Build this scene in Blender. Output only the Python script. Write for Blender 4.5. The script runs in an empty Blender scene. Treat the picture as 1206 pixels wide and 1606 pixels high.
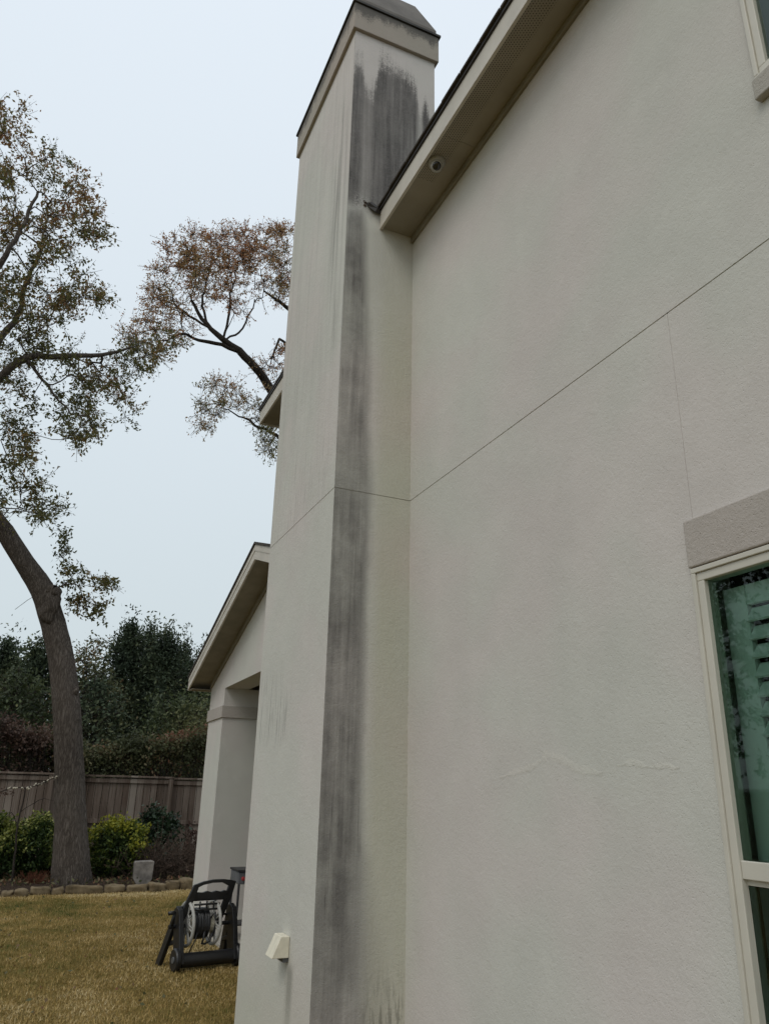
import bpy, bmesh, math, random
import numpy as np
from mathutils import Vector, Matrix, noise as mnoise
R = math.radians
rng = np.random.default_rng(7); random.seed(7)
scene = bpy.context.scene
C = scene.collection

# ------------------------------------------------------------------ camera
H = 1.6
PITCH, ROLL, YAW = .350862, .0223720, .411082
def cam_axes():
    cy, sy, cp, sp = math.cos(YAW), math.sin(YAW), math.cos(PITCH), math.sin(PITCH)
    f = Vector((sy*cp, cy*cp, sp)); r = Vector((cy, -sy, 0)); u = r.cross(f)
    cr, sr = math.cos(ROLL), math.sin(ROLL)
    return cr*r+sr*u, -sr*r+cr*u, -f
AX = cam_axes()
cd = bpy.data.cameras.new('camera'); cam = bpy.data.objects.new('camera', cd); C.objects.link(cam)
m3 = Matrix((AX[0], AX[1], AX[2])).transposed()
cam.matrix_world = Matrix.Translation((0, 0, H)) @ m3.to_4x4()
cd.sensor_fit = 'HORIZONTAL'; cd.sensor_width = 36; cd.lens = 36; cd.clip_start = .05; cd.clip_end = 1000
scene.camera = cam
def at(x, y, Y):          # where the sight line of a photo pixel meets the vertical plane at distance Y
    d = AX[0]*(x-603) + AX[1]*(-(y-803)) + AX[2]*-1206
    return np.array((d.x/d.y*Y, Y, d.z/d.y*Y+H))

# ------------------------------------------------------------------ world, sun, exposure
SUN_EL, SUN_AZ = R(50), R(-122)      # azimuth from +Y, negative = to the left (-X)
w = bpy.data.worlds.new('World'); scene.world = w; w.use_nodes = True
nt = w.node_tree; nt.nodes.clear()
out = nt.nodes.new('ShaderNodeOutputWorld'); bg = nt.nodes.new('ShaderNodeBackground')
sky = nt.nodes.new('ShaderNodeTexSky'); sky.sky_type = 'NISHITA'; sky.sun_disc = False
sky.sun_elevation = SUN_EL; sky.sun_rotation = SUN_AZ; sky.air_density = 1.6; sky.dust_density = 4
tc = nt.nodes.new('ShaderNodeTexCoord'); sep = nt.nodes.new('ShaderNodeSeparateXYZ')
nt.links.new(tc.outputs['Generated'], sep.inputs[0])
nz = nt.nodes.new('ShaderNodeTexNoise'); nz.inputs['Scale'].default_value = 1.6; nz.inputs['Detail'].default_value = 3
nt.links.new(tc.outputs['Generated'], nz.inputs['Vector'])
ma = nt.nodes.new('ShaderNodeMath'); ma.operation = 'MULTIPLY_ADD'; ma.inputs[1].default_value = .10
nt.links.new(nz.outputs['Fac'], ma.inputs[0]); nt.links.new(sep.outputs['Z'], ma.inputs[2])
cr = nt.nodes.new('ShaderNodeValToRGB'); nt.links.new(ma.outputs[0], cr.inputs[0])
e = cr.color_ramp.elements
e[0].position = .05; e[0].color = (6.1, 6.95, 7.25, 1)      # overcast: a bright even cloud layer
e[1].position = .85; e[1].color = (8.2, 9.0, 9.8, 1)
mx = nt.nodes.new('ShaderNodeMixRGB'); mx.inputs[0].default_value = .94
nt.links.new(sky.outputs[0], mx.inputs[1]); nt.links.new(cr.outputs[0], mx.inputs[2])
nt.links.new(mx.outputs[0], bg.inputs[0]); bg.inputs[1].default_value = .1
nt.links.new(bg.outputs[0], out.inputs[0])
sl = bpy.data.lights.new('sun', 'SUN'); sl.energy = .85; sl.angle = R(30); sl.color = (1, .94, .86)
so = bpy.data.objects.new('sun', sl); C.objects.link(so)
sd = Vector((math.sin(SUN_AZ)*math.cos(SUN_EL), math.cos(SUN_AZ)*math.cos(SUN_EL), math.sin(SUN_EL)))
so.rotation_euler = sd.to_track_quat('Z', 'Y').to_euler(); so.location = (-8, -5, 14)
vs = scene.view_settings; vs.view_transform = 'Standard'; vs.look = 'None'; vs.gamma = 1; vs.use_curve_mapping = False
vs.exposure = 0
scene.render.engine = 'CYCLES'
scene.cycles.max_bounces = 8; scene.cycles.transparent_max_bounces = 16

# ------------------------------------------------------------------ node helper
class S:
    """a shader socket one can do arithmetic with"""
    def __init__(s, nt, sock): s.nt, s.k = nt, sock
    def _m(s, op, *a):
        n = s.nt.nodes.new('ShaderNodeMath'); n.operation = op
        for i, v in enumerate((s,)+a):
            if isinstance(v, S): s.nt.links.new(v.k, n.inputs[i])
            else: n.inputs[i].default_value = v
        return S(s.nt, n.outputs[0])
    def __add__(s, o): return s._m('ADD', o)
    def __radd__(s, o): return s._m('ADD', o)
    def __sub__(s, o): return s._m('SUBTRACT', o)
    def __rsub__(s, o): return (s*-1)+o
    def __mul__(s, o): return s._m('MULTIPLY', o)
    def __rmul__(s, o): return s._m('MULTIPLY', o)
    def mn(s, o): return s._m('MINIMUM', o)
    def mx(s, o): return s._m('MAXIMUM', o)
    def lt(s, o): return s._m('LESS_THAN', o)
    def gt(s, o): return s._m('GREATER_THAN', o)
    def absv(s): return s._m('ABSOLUTE')
    def fr(s): return s._m('FRACT')
    def pw(s, o): return s._m('POWER', o)
    def sm(s, a, b):      # smoothstep from a to b (either order)
        n = s.nt.nodes.new('ShaderNodeMapRange'); n.interpolation_type = 'SMOOTHSTEP'
        s.nt.links.new(s.k, n.inputs[0])
        inv = (not isinstance(a, S)) and (not isinstance(b, S)) and a > b
        if inv: a, b = b, a
        for i, v in ((1, a), (2, b)):
            if isinstance(v, S): s.nt.links.new(v.k, n.inputs[i])
            else: n.inputs[i].default_value = v
        r = S(s.nt, n.outputs[0])
        return 1-r if inv else r
    def curve(s, pts):
        n = s.nt.nodes.new('ShaderNodeFloatCurve'); s.nt.links.new(s.k, n.inputs['Value'])
        c = n.mapping.curves[0]
        while len(c.points) < len(pts): c.points.new(.5, .5)
        for p, q in zip(c.points, pts): p.location = q
        n.mapping.update(); return S(s.nt, n.outputs[0])
class Mat:
    def __init__(s, name, rough=.9, spec=.3, metal=0):
        s.m = bpy.data.materials.new(name); s.m.use_nodes = True; s.nt = s.m.node_tree
        s.b = s.nt.nodes['Principled BSDF']; s.b.inputs['Roughness'].default_value = rough
        s.b.inputs['Specular IOR Level'].default_value = spec; s.b.inputs['Metallic'].default_value = metal
        g = s.nt.nodes.new('ShaderNodeNewGeometry'); s.pos = g.outputs['Position']
        sp = s.nt.nodes.new('ShaderNodeSeparateXYZ'); s.nt.links.new(s.pos, sp.inputs[0])
        s.x, s.y, s.z = [S(s.nt, o) for o in sp.outputs]
        sn = s.nt.nodes.new('ShaderNodeSeparateXYZ'); s.nt.links.new(g.outputs['Normal'], sn.inputs[0])
        s.nx, s.ny, s.nz = [S(s.nt, o) for o in sn.outputs]
    def vec(s, x, y, z):
        n = s.nt.nodes.new('ShaderNodeCombineXYZ')
        for i, v in enumerate((x, y, z)):
            if isinstance(v, S): s.nt.links.new(v.k, n.inputs[i])
            else: n.inputs[i].default_value = v
        return n.outputs[0]
    def noise(s, vec=None, scale=1, detail=3, rough=.55, col=False):
        n = s.nt.nodes.new('ShaderNodeTexNoise'); n.inputs['Scale'].default_value = scale
        n.inputs['Detail'].default_value = detail; n.inputs['Roughness'].default_value = rough
        s.nt.links.new(vec or s.pos, n.inputs['Vector'])
        return S(s.nt, n.outputs['Color' if col else 'Fac'])
    def voro(s, vec=None, scale=1, feat='F1'):
        n = s.nt.nodes.new('ShaderNodeTexVoronoi'); n.inputs['Scale'].default_value = scale; n.feature = feat
        s.nt.links.new(vec or s.pos, n.inputs['Vector']); return S(s.nt, n.outputs['Distance'])
    def mix(s, fac, a, b):
        n = s.nt.nodes.new('ShaderNodeMixRGB')
        for i, v in enumerate((fac, a, b)):
            if isinstance(v, S): s.nt.links.new(v.k, n.inputs[i])
            elif i == 0: n.inputs[0].default_value = v
            else: n.inputs[i].default_value = (*v, 1)
        return S(s.nt, n.outputs[0])
    def ramp(s, fac, stops):
        n = s.nt.nodes.new('ShaderNodeValToRGB'); s.nt.links.new(fac.k, n.inputs[0]); e = n.color_ramp.elements
        while len(e) < len(stops): e.new(.5)
        for q, (p, c) in zip(e, stops): q.position = p; q.color = (*c, 1)
        return S(s.nt, n.outputs[0])
    def attr(s, name):
        n = s.nt.nodes.new('ShaderNodeAttribute'); n.attribute_name = name; return S(s.nt, n.outputs['Fac'])
    def color(s, c):
        if isinstance(c, S): s.nt.links.new(c.k, s.b.inputs['Base Color'])
        else: s.b.inputs['Base Color'].default_value = (*c, 1)
        return s
    def rough(s, c): s.nt.links.new(c.k, s.b.inputs['Roughness']); return s
    def bump(s, h, strength=.5, dist=.002):
        n = s.nt.nodes.new('ShaderNodeBump'); n.inputs['Strength'].default_value = strength
        n.inputs['Distance'].default_value = dist; s.nt.links.new(h.k, n.inputs['Height'])
        s.nt.links.new(n.outputs[0], s.b.inputs['Normal']); return s

# ------------------------------------------------------------------ materials
STUCCO = (.580, .552, .508)
def stucco_base(a, tone=STUCCO):
    big = a.noise(scale=.55, detail=4); mid = a.noise(scale=3.5, detail=4)
    streak = a.noise(a.vec(a.x*7, a.y*7, a.z*.45), 1, 4)
    hue = a.noise(a.vec(a.x*.9, a.y*.9, a.z*.9+9), 1, 2)
    c = a.mix(hue.sm(.35, .65), tuple(v*k for v, k in zip(tone, (1.015, .985, 1.0))), tuple(v*k for v, k in zip(tone, (.97, 1.0, .985))))
    pale = a.noise(a.vec(a.x+3, a.y, a.z), 5.5, 5, .65).sm(.60, .70)
    f = (big-.5)*.22+(mid-.5)*.13+(streak-.5)*.05+pale*.035+1
    n = a.nt.nodes.new('ShaderNodeVectorMath'); n.operation = 'SCALE'
    a.nt.links.new(c.k, n.inputs[0]); a.nt.links.new(f.k, n.inputs['Scale'])
    return S(a.nt, n.outputs[0])
def stucco_bump(a, k=1):
    g = a.noise(scale=170, detail=3, rough=.6); g2 = a.noise(scale=55, detail=3); g3 = a.noise(scale=2.6, detail=5, rough=.7)
    pits = a.voro(scale=75).sm(.0, .28)
    a.bump(g*.45+g2*.6+g3*2.2+pits*.35, .75*k, .0042)
def mk_stucco(name, tone=STUCCO, k=1):
    a = Mat(name, .93, .15); c = stucco_base(a, tone)
    speck = a.noise(scale=260, detail=2).sm(.62, .72)
    c = a.mix(speck*.22, c, tuple(v*.62 for v in tone))
    speck2 = a.noise(a.vec(a.x+5, a.y, a.z), 200, 2).sm(.64, .74)
    c = a.mix(speck2*.25, c, (.75, .74, .7))
    a.color(c); stucco_bump(a, k); return a
a = mk_stucco('stucco'); M_ST = a.m
# darker stucco tone for the trim, slightly paler one for the patches
M_STD = mk_stucco('stucco_trim', (.43, .398, .355), 1.5).m
M_STP = mk_stucco('stucco_patch', (.605, .573, .522), 1.3).m

def mk_chimney():
    a = Mat('chimney_stucco', .93, .15); c = stucco_base(a)
    u = a.x-1.628; z = a.z; front = a.ny.lt(-.5); side = a.nx.lt(-.5)
    s1 = a.noise(a.vec(u*15, a.y*15, z*.55), 1, 3, .5)         # broad runs
    s2 = a.noise(a.vec(u*48, a.y*48, z*2.6), 1, 5, .6)          # narrow runs
    s3 = a.noise(a.vec(u*7+3, a.y*7, z*.9), 1, 3)
    g = a.noise(scale=110, detail=4, rough=.7)
    bl = a.noise(scale=3.2, detail=5, rough=.6)
    # green algae film on the sheltered side
    alg = u.sm(.25, .38)*z.sm(5.9, 4.6)*(.85+(s3-.5)*.8)*front
    c = a.mix(alg*.45, c, (.47, .455, .315))
    # lower run
    ed = (.200+(4.95-z)*.05).mn(.262)+(1.45-z).mx(0)*.10
    d = u+(s1-.5)*.06+(bl-.5)*.10+(s2-.5)*.03-ed
    wide = 1-z.sm(1.9, .8)*.72
    m1 = (d*wide).sm(.045, -.045)*z.sm(6.15, 5.85)
    fine = a.noise(a.vec(u*34+7, a.y, z*1.3+2), 1, 4, .55)
    drip = fine.sm(.60, .70)*a.noise(a.vec(u*9, 0, z*1.9), 1, 2).sm(.48, .60)
    inner = .62+(s1-.5)*.65+(s2-.5)*.4+(s3-.5)*.45+(bl-.5)*1.1+(g-.5)*.55+(fine-.5)*.25+u.sm(.02, .14)*.10
    m1 = m1*inner.mx(.25).mn(.95)+m1*drip*.28
    m1 = m1*(z.sm(.1, 1.3)*.3+.70)*(1-z.sm(3.4, 3.9)*z.sm(5.2, 4.5)*.18)
    # upper sheet of soot with a ragged top
    top = (u*1.25).curve([(0, .60), (.045, .82), (.10, .78), (.16, .52), (.22, .54), (.29, .84), (.38, .95), (.50, .93), (.62, .86), (.74, .78), (.80, .42), (.85, .60), (.90, .45), (1, .1)])
    zt = 6.7+top*1.0
    d2 = zt-z+(s2-.5)*.45+(s1-.5)*.25+(bl-.5)*.7+(g-.5)*.75
    m2 = d2.sm(-.12, .20)*z.sm(5.84, 6.06)
    i2 = .88+(s1-.5)*.65+(s2-.5)*.40+(s3-.5)*.35+(bl-.5)*.35
    i2 = i2*(1-u.sm(.58, .625)*u.sm(.665, .64)*.5)*(1-u.sm(.07, .12)*u.sm(.22, .15)*.25)
    m2 = m2*i2.mx(.35).mn(1.0)
    st = m1.mx(m2)*front
    c = a.mix(st.mn(1), c, a.mix(g.sm(.3, .7), (.096, .090, .086), (.155, .145, .137)))
    # pale mineral bloom round the kick-out flashing
    bloom = (z-6.02).absv().sm(.12, .02)*u.sm(.03, .08)*u.sm(.22, .14)*g.sm(.45, .6)*front
    c = a.mix(bloom*.55, c, (.5, .48, .45))
    # mould dots at the foot by the house wall
    foot = z.sm(.75, .2)*a.noise(a.vec(u*50, a.y*50, z*6), 1, 4).sm(.5, .62)*u.sm(.25, .4)*front
    c = a.mix(foot*.7, c, (.10, .10, .075))
    # left face: faint runs near the corner, two groups
    v = a.y-4.596
    fine = a.noise(a.vec(0, a.y*13, z*.55), 1, 4)
    r1 = fine.sm(.45, .75)*.9*v.sm(.02, .10)*v.sm(.50, .30)*z.sm(4.4, 5.2)*z.sm(7.6, 7.0)
    r2 = a.noise(a.vec(0, a.y*38, z*2.2), 1, 4).sm(.52, .64)*v.sm(.6, .9)*z.sm(1.85, 2.0)*z.sm(2.55, 2.25)
    r3 = s1.sm(.40, .75)*.6*z.sm(3.6, 5)
    r5 = s2.sm(.5, .66)*.5*z.sm(3.3, 3.6)*z.sm(4.6, 4.1)*v.sm(.05,.2)
    r4 = (v-.40+(s1-.5)*.1).absv().sm(.10, .02)*z.sm(.66, .58)*z.sm(.1, .5)*.65
    edge = v.sm(.025, .0)*z.sm(3.5, 5)*.6
    rr = (r1*.85).mx(r2*.55).mx(r3*.28).mx(r4).mx(r5*.5).mx(edge)*side
    c = a.mix(rr.mn(1), c, (.20, .193, .178))
    gr = z.sm(1.0, .1)*side*.35
    c = a.mix(gr, c, (.44, .43, .31))
    speck = g.sm(.6, .75); c = a.mix(speck*.15, c, (.7, .68, .63))
    a.color(c); stucco_bump(a, 1.1); return a.m
M_CH = mk_chimney()
def mk_cap():
    a = Mat('cap_stucco', .93, .15); c = stucco_base(a, (.37, .335, .285))
    n = a.noise(a.vec(a.x*5, a.y*5, a.z*2), 1, 5, .65)
    sp = a.noise(scale=60, detail=4, rough=.7)
    m = (a.z-8.03+(n-.5)*.30+(sp-.5)*.22+(a.noise(a.vec(a.x*22, a.y*22, a.z*5), 1, 3)-.5)*.16).sm(-.03, .08)
    c = a.mix(m*.85, c, (.10, .095, .088)); a.color(c); stucco_bump(a); return a.m
M_CAP = mk_cap()
def plain(name, col, rough=.6, spec=.4, var=.12, scale=8, bump=0, metal=0, bscale=60):
    a = Mat(name, rough, spec, metal); n = a.noise(scale=scale, detail=5)
    a.color(a.mix(n.sm(.3, .7), tuple(v*(1-var) for v in col), tuple(min(1, v*(1+var)) for v in col)))
    if bump: a.bump(a.noise(scale=bscale, detail=4), .5, bump)
    return a.m
M_FASC = plain('painted_fascia', (.53, .49, .425), .55, .35, .07, 5, .0006)
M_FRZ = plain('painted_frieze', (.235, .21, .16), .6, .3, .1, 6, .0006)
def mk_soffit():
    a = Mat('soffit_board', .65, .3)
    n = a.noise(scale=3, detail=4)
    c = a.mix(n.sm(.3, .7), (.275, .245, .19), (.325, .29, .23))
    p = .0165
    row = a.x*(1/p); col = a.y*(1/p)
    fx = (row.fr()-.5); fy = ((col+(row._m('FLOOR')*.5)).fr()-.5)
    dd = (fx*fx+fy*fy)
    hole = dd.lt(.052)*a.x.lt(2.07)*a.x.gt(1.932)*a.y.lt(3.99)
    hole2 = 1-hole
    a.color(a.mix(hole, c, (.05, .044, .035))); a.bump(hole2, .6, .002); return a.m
M_SOF = mk_soffit()
M_DRIP = plain('dark_drip_edge', (.035, .03, .027), .5, .4)
def mk_shingle():
    a = Mat('shingle', .95, .15)
    n = a.noise(scale=14, detail=4); g = a.noise(scale=200, detail=2)
    a.color(a.ramp(n*.6+g*.4, [(.3, (.035, .03, .027)), (.7, (.10, .09, .08))])); a.bump(g, .6, .003); return a.m
M_SHI = mk_shingle()
M_FRAME = plain('window_vinyl', (.56, .53, .455), .4, .5, .04, 4)
M_CAULK = plain('caulk', (.33, .30, .25), .7, .3, .25, 30, .003)
M_SHUT = plain('shutter_paint', (.80, .81, .78), .45, .5, .03)
M_SASH = plain('dark_sash', (.10, .10, .10), .5, .4)
M_ROOM = plain('room_wall', (.06, .06, .052), .9, .2)
def mk_glass():
    a = Mat('tinted_glass', .02, .5); nt = a.nt
    o = nt.nodes['Material Output']; t = nt.nodes.new('ShaderNodeBsdfTransparent'); t.inputs[0].default_value = (.55, .73, .645, 1)
    g = nt.nodes.new('ShaderNodeBsdfGlossy'); g.inputs['Roughness'].default_value = .015; g.inputs[0].default_value = (.85, .95, .9, 1)
    f = nt.nodes.new('ShaderNodeFresnel'); f.inputs[0].default_value = 1.5
    mx = nt.nodes.new('ShaderNodeMixShader')
    nt.links.new(f.outputs[0], mx.inputs[0]); nt.links.new(t.outputs[0], mx.inputs[1]); nt.links.new(g.outputs[0], mx.inputs[2])
    nt.links.new(mx.outputs[0], o.inputs[0]); return a.m
M_GLASS = mk_glass()
M_BPL = plain('black_plastic', (.012, .012, .013), .42, .5, .3, 6, .0004)
M_HOSE = plain('black_hose', (.022, .022, .024), .35, .5, .3, 30)
M_GPL = plain('grey_plastic', (.40, .39, .36), .5, .4, .1, 12)
M_WPL = plain('cream_paint', (.70, .65, .52), .5, .4, .08, 20)
M_LENS = plain('dark_lens', (.01, .01, .012), .08, .8)
M_CAMW = plain('camera_plastic', (.36, .345, .31), .4, .5, .06)
M_IRON = plain('dark_iron', (.03, .03, .032), .5, .5, .3, 20)
M_STEEL = plain('grey_enamel', (.12, .125, .135), .4, .5, .2, 12)
M_RED = plain('red_knob', (.35, .03, .03), .4, .5)
M_METAL = plain('weathered_metal', (.155, .14, .125), .8, .25, .2, 4, .001)
def mk_conc():
    a = Mat('concrete', .9, .2); n = a.noise(scale=2.5, detail=6); g = a.noise(scale=90, detail=3)
    a.color(a.ramp(n*.7+g*.3, [(.3, (.30, .275, .235)), (.7, (.42, .385, .33))])); a.bump(g, .4, .002); return a.m
M_CONC = mk_conc()
def mk_fence():
    a = Mat('weathered_boards', .92, .15)
    bx = a.x*(1/.14); rnd = a.noise(a.vec(bx._m('FLOOR')*3.7, 0, 0), 1, 0)
    gr = a.noise(a.vec(a.x*55, a.y*55, a.z*1.6), 1, 5, .65); big = a.noise(a.vec(a.x*1.3, a.y, a.z*.8), 1, 4)
    low_dark = a.z.sm(.8, 0)  # boards get darker towards the bottom
    f = gr*.5+(rnd-.5)*.9+.18+big*.3
    c = a.ramp(f, [(.34, (.036, .025, .018)), (.5, (.105, .076, .058)), (.62, (.170, .130, .104)), (.78, (.27, .225, .185))])
    rust = a.noise(a.vec(bx._m('FLOOR')*7.1+4, 0, a.z*.6), 1, 2).sm(.60, .70)
    c = a.mix(rust*.6, c, (.105, .05, .034)); c = a.mix(low_dark*.4, c, (.05, .05, .038))
    a.color(c); a.bump(gr, .6, .004); return a.m
M_FEN = mk_fence()
def mk_bark(name='bark', k=1.0, sx=1):
    a = Mat(name, .95, .12)
    w_ = a.noise(scale=1.4, detail=3); v = a.noise(a.vec(a.x*34*sx+w_*4, a.y*34*sx, a.z*4.5), 1, 5, .6); b = a.noise(scale=1.1, detail=4)
    v2 = (v-.5).absv()
    c = a.ramp(v2*3.0+(b-.5)*.35+.08, [(.0, (.035*k, .028*k, .023*k)), (.3, (.12*k, .10*k, .085*k)), (.8, (.19*k, .165*k, .142*k))])
    a.color(c); a.bump(v2*2.2, 1, .03); return a.m
M_BARK = mk_bark()
M_TWIG = mk_bark('twig_bark', .55, 2)
def mk_leaf(name, stops, rough=.6, tr=.25):
    a = Mat(name, rough, .3); t = a.attr('tint'); c = a.ramp(t, stops); a.color(c)
    nt = a.nt; tl = nt.nodes.new('ShaderNodeBsdfTranslucent'); nt.links.new(c.k, tl.inputs[0])
    mx = nt.nodes.new('ShaderNodeMixShader'); mx.inputs[0].default_value = tr
    nt.links.new(a.b.outputs[0], mx.inputs[1]); nt.links.new(tl.outputs[0], mx.inputs[2])
    nt.links.new(mx.outputs[0], nt.nodes['Material Output'].inputs[0]); return a.m
M_LOAK = mk_leaf('oak_leaf', [(0, (.07, .08, .028)), (.45, (.14, .13, .045)), (.7, (.24, .15, .06)), (1, (.28, .13, .06))], .6, .45)
M_LRUST = mk_leaf('rust_leaf', [(0, (.17, .17, .07)), (.35, (.32, .22, .10)), (.7, (.42, .23, .11)), (1, (.36, .16, .08))], .6, .5)
M_LYEL = mk_leaf('yellow_green_leaf', [(0, (.02, .04, .012)), (.4, (.055, .085, .016)), (.75, (.17, .19, .02)), (1, (.34, .32, .035))])
M_LVAR = mk_leaf('hedge_leaf', [(0, (.018, .036, .012)), (.45, (.045, .075, .015)), (.8, (.16, .18, .03)), (1, (.36, .36, .12))])
M_LDRK = mk_leaf('evergreen_needle', [(0, (.022, .035, .020)), (.6, (.055, .076, .040)), (1, (.13, .14, .07))], .7, .1)
M_LMID = mk_leaf('olive_leaf', [(0, (.028, .04, .017)), (.6, (.075, .095, .038)), (1, (.17, .17, .075))])
M_LVIN = mk_leaf('vine_leaf', [(0, (.04, .045, .02)), (.4, (.095, .105, .045)), (.7, (.15, .12, .06)), (1, (.22, .10, .06))])
M_LRED = mk_leaf('dull_red_leaf', [(0, (.04, .030, .020)), (.5, (.095, .055, .042)), (1, (.13, .085, .06))])
M_LCAM = mk_leaf('dark_glossy_leaf', [(0, (.015, .028, .014)), (.7, (.035, .06, .028)), (1, (.09, .13, .08))], .35, .08)
M_TWIGB = plain('brown_twigs', (.085, .062, .048), .9, .1, .4, 20)
M_GRAS = mk_leaf('grass_blade', [(0, (.075, .10, .02)), (.3, (.21, .165, .045)), (.55, (.37, .255, .085)), (.8, (.52, .38, .165)), (1, (.64, .52, .30))], .8, .2)
def mk_lawn():
    a = Mat('lawn_thatch', .98, .1); n = a.noise(scale=.8, detail=5, rough=.6); g = a.noise(scale=60, detail=5, rough=.7); m = a.noise(scale=9, detail=4)
    c = a.ramp(n*.4+g*.35+m*.25, [(.3, (.07, .06, .018)), (.5, (.18, .13, .04)), (.7, (.32, .23, .09))])
    a.color(c); a.bump(g, .8, .02); return a.m
M_LAWN = mk_lawn()
def mk_mulch():
    a = Mat('mulch', .97, .1); g = a.noise(scale=45, detail=5, rough=.7)
    a.color(a.ramp(g, [(.3, (.018, .013, .010)), (.7, (.085, .058, .042))])); a.bump(g, .9, .03); return a.m
M_MULCH = mk_mulch()
def mk_stone():
    a = Mat('edging_stone', .9, .2); n = a.noise(scale=6, detail=6, rough=.65); b = a.noise(scale=1.7, detail=3)
    a.color(a.ramp(n*.65+b*.35, [(.32, (.05, .038, .022)), (.5, (.16, .12, .07)), (.7, (.25, .20, .13))])); a.bump(n, .8, .015); return a.m
M_STONE = mk_stone()
M_BLOCK = plain('grey_block', (.19, .172, .155), .92, .15, .4, 7, .008, 0, 20)
M_BUD = plain('pale_bud', (.42, .38, .30), .7, .2, .2, 40)

# ------------------------------------------------------------------ mesh helpers
class MB:
    def __init__(s): s.v = []; s.f = []
    def add(s, vs, fs):
        o = len(s.v); s.v += [tuple(float(c) for c in p) for p in vs]; s.f += [tuple(i+o for i in f) for f in fs]; return s
    def box(s, x0, x1, y0, y1, z0, z1):
        return s.add([(x0, y0, z0), (x1, y0, z0), (x1, y1, z0), (x0, y1, z0), (x0, y0, z1), (x1, y0, z1), (x1, y1, z1), (x0, y1, z1)],
                     [(3, 2, 1, 0), (4, 5, 6, 7), (0, 1, 5, 4), (1, 2, 6, 5), (2, 3, 7, 6), (3, 0, 4, 7)])
    def prism(s, poly, f0, f1):
        """poly: 2-D points; f0/f1 turn one into 3-D on either side"""
        n = len(poly); vs = [f0(*p) for p in poly]+[f1(*p) for p in poly]
        return s.add(vs, [tuple(range(n))[::-1], tuple(range(n, 2*n))]+[(i, (i+1) % n, (i+1) % n+n, i+n) for i in range(n)])
    def tube(s, pts, rad, n=8, cap=True, closed=False):
        pts = [Vector(p) for p in pts]; k = len(pts)
        rad = [rad]*k if isinstance(rad, (int, float)) else rad
        vs = []; prev = None
        for i, p in enumerate(pts):
            a_ = pts[(i-1) % k] if (closed or i) else p; b_ = pts[(i+1) % k] if (closed or i < k-1) else p
            t = (b_-a_).normalized()
            if prev is None:
                prev = t.orthogonal().normalized()
            u = (prev-t*prev.dot(t)); u = u.normalized() if u.length > 1e-6 else t.orthogonal().normalized(); prev = u; q = t.cross(u)
            for j in range(n):
                an = 2*math.pi*j/n; vs.append(p+(u*math.cos(an)+q*math.sin(an))*rad[i])
        fs = []
        for i in range(k if closed else k-1):
            for j in range(n):
                a0 = i*n+j; a1 = i*n+(j+1) % n; b0 = ((i+1) % k)*n+j; b1 = ((i+1) % k)*n+(j+1) % n
                fs.append((a0, a1, b1, b0))
        if cap and not closed: fs += [tuple(range(n))[::-1], tuple(range((k-1)*n, k*n))]
        return s.add(vs, fs)
    def lathe(s, prof, c, axis=(0, 0, 1), n=24):
        """prof: (radius, height along axis)"""
        ax = Vector(axis).normalized(); u = ax.orthogonal().normalized(); q = ax.cross(u); c = Vector(c); vs = []
        for r_, h_ in prof:
            for j in range(n):
                an = 2*math.pi*j/n; vs.append(c+ax*h_+(u*math.cos(an)+q*math.sin(an))*r_)
        fs = [(i*n+j, i*n+(j+1) % n, (i+1)*n+(j+1) % n, (i+1)*n+j) for i in range(len(prof)-1) for j in range(n)]
        fs += [tuple(range(n))[::-1], tuple(range((len(prof)-1)*n, len(prof)*n))]
        return s.add(vs, fs)
    def build(s, name, mat, parent=None, smooth=False, bevel=0, recalc=True):
        me = bpy.data.meshes.new(name)
        off = Vector((0, 0, 0)); p = parent
        while p is not None: off += p.location; p = p.parent
        me.from_pydata([tuple(Vector(v)-off) for v in s.v], [], s.f); me.materials.append(mat)
        if recalc: bm = bmesh.new(); bm.from_mesh(me); bmesh.ops.recalc_face_normals(bm, faces=bm.faces); bm.to_mesh(me); bm.free()
        if smooth: me.polygons.foreach_set('use_smooth', [True]*len(me.polygons))
        o = bpy.data.objects.new(name, me); C.objects.link(o); o.parent = parent
        if bevel:
            b = o.modifiers.new('bevel', 'BEVEL'); b.width = bevel; b.segments = 2; b.limit_method = 'ANGLE'
        return o
def raw(name, V, F, mat, parent=None, tint=None, smooth=False):
    """V (n,3), F (m,k) numpy arrays -> one mesh object, fast"""
    off = np.zeros(3); p = parent
    while p is not None: off += np.array(p.location); p = p.parent
    me = bpy.data.meshes.new(name); V = (V-off).astype(np.float32); k = F.shape[1]
    me.vertices.add(len(V)); me.vertices.foreach_set('co', V.ravel())
    me.loops.add(F.size); me.loops.foreach_set('vertex_index', F.ravel().astype(np.int32))
    me.polygons.add(len(F)); me.polygons.foreach_set('loop_start', np.arange(0, F.size, k, dtype=np.int32))
    me.polygons.foreach_set('loop_total', np.full(len(F), k, np.int32))
    if smooth: me.polygons.foreach_set('use_smooth', [True]*len(F))
    if tint is not None:
        at_ = me.attributes.new('tint', 'FLOAT', 'FACE'); at_.data.foreach_set('value', tint.astype(np.float32))
    me.update(calc_edges=True); me.materials.append(mat)
    o = bpy.data.objects.new(name, me); C.objects.link(o); o.parent = parent; return o
def tag(o, label=None, cat=None, group=None, kind=None):
    for k, v in (('label', label), ('category', cat), ('group', group), ('kind', kind)):
        if v: o[k] = v
    return o
def thing(name, loc, label, cat, group=None):
    o = bpy.data.objects.new(name, None); C.objects.link(o); o.location = loc; o.empty_display_size = .1
    return tag(o, label, cat, group)
def struct(o): o['kind'] = 'structure'; return o

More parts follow.
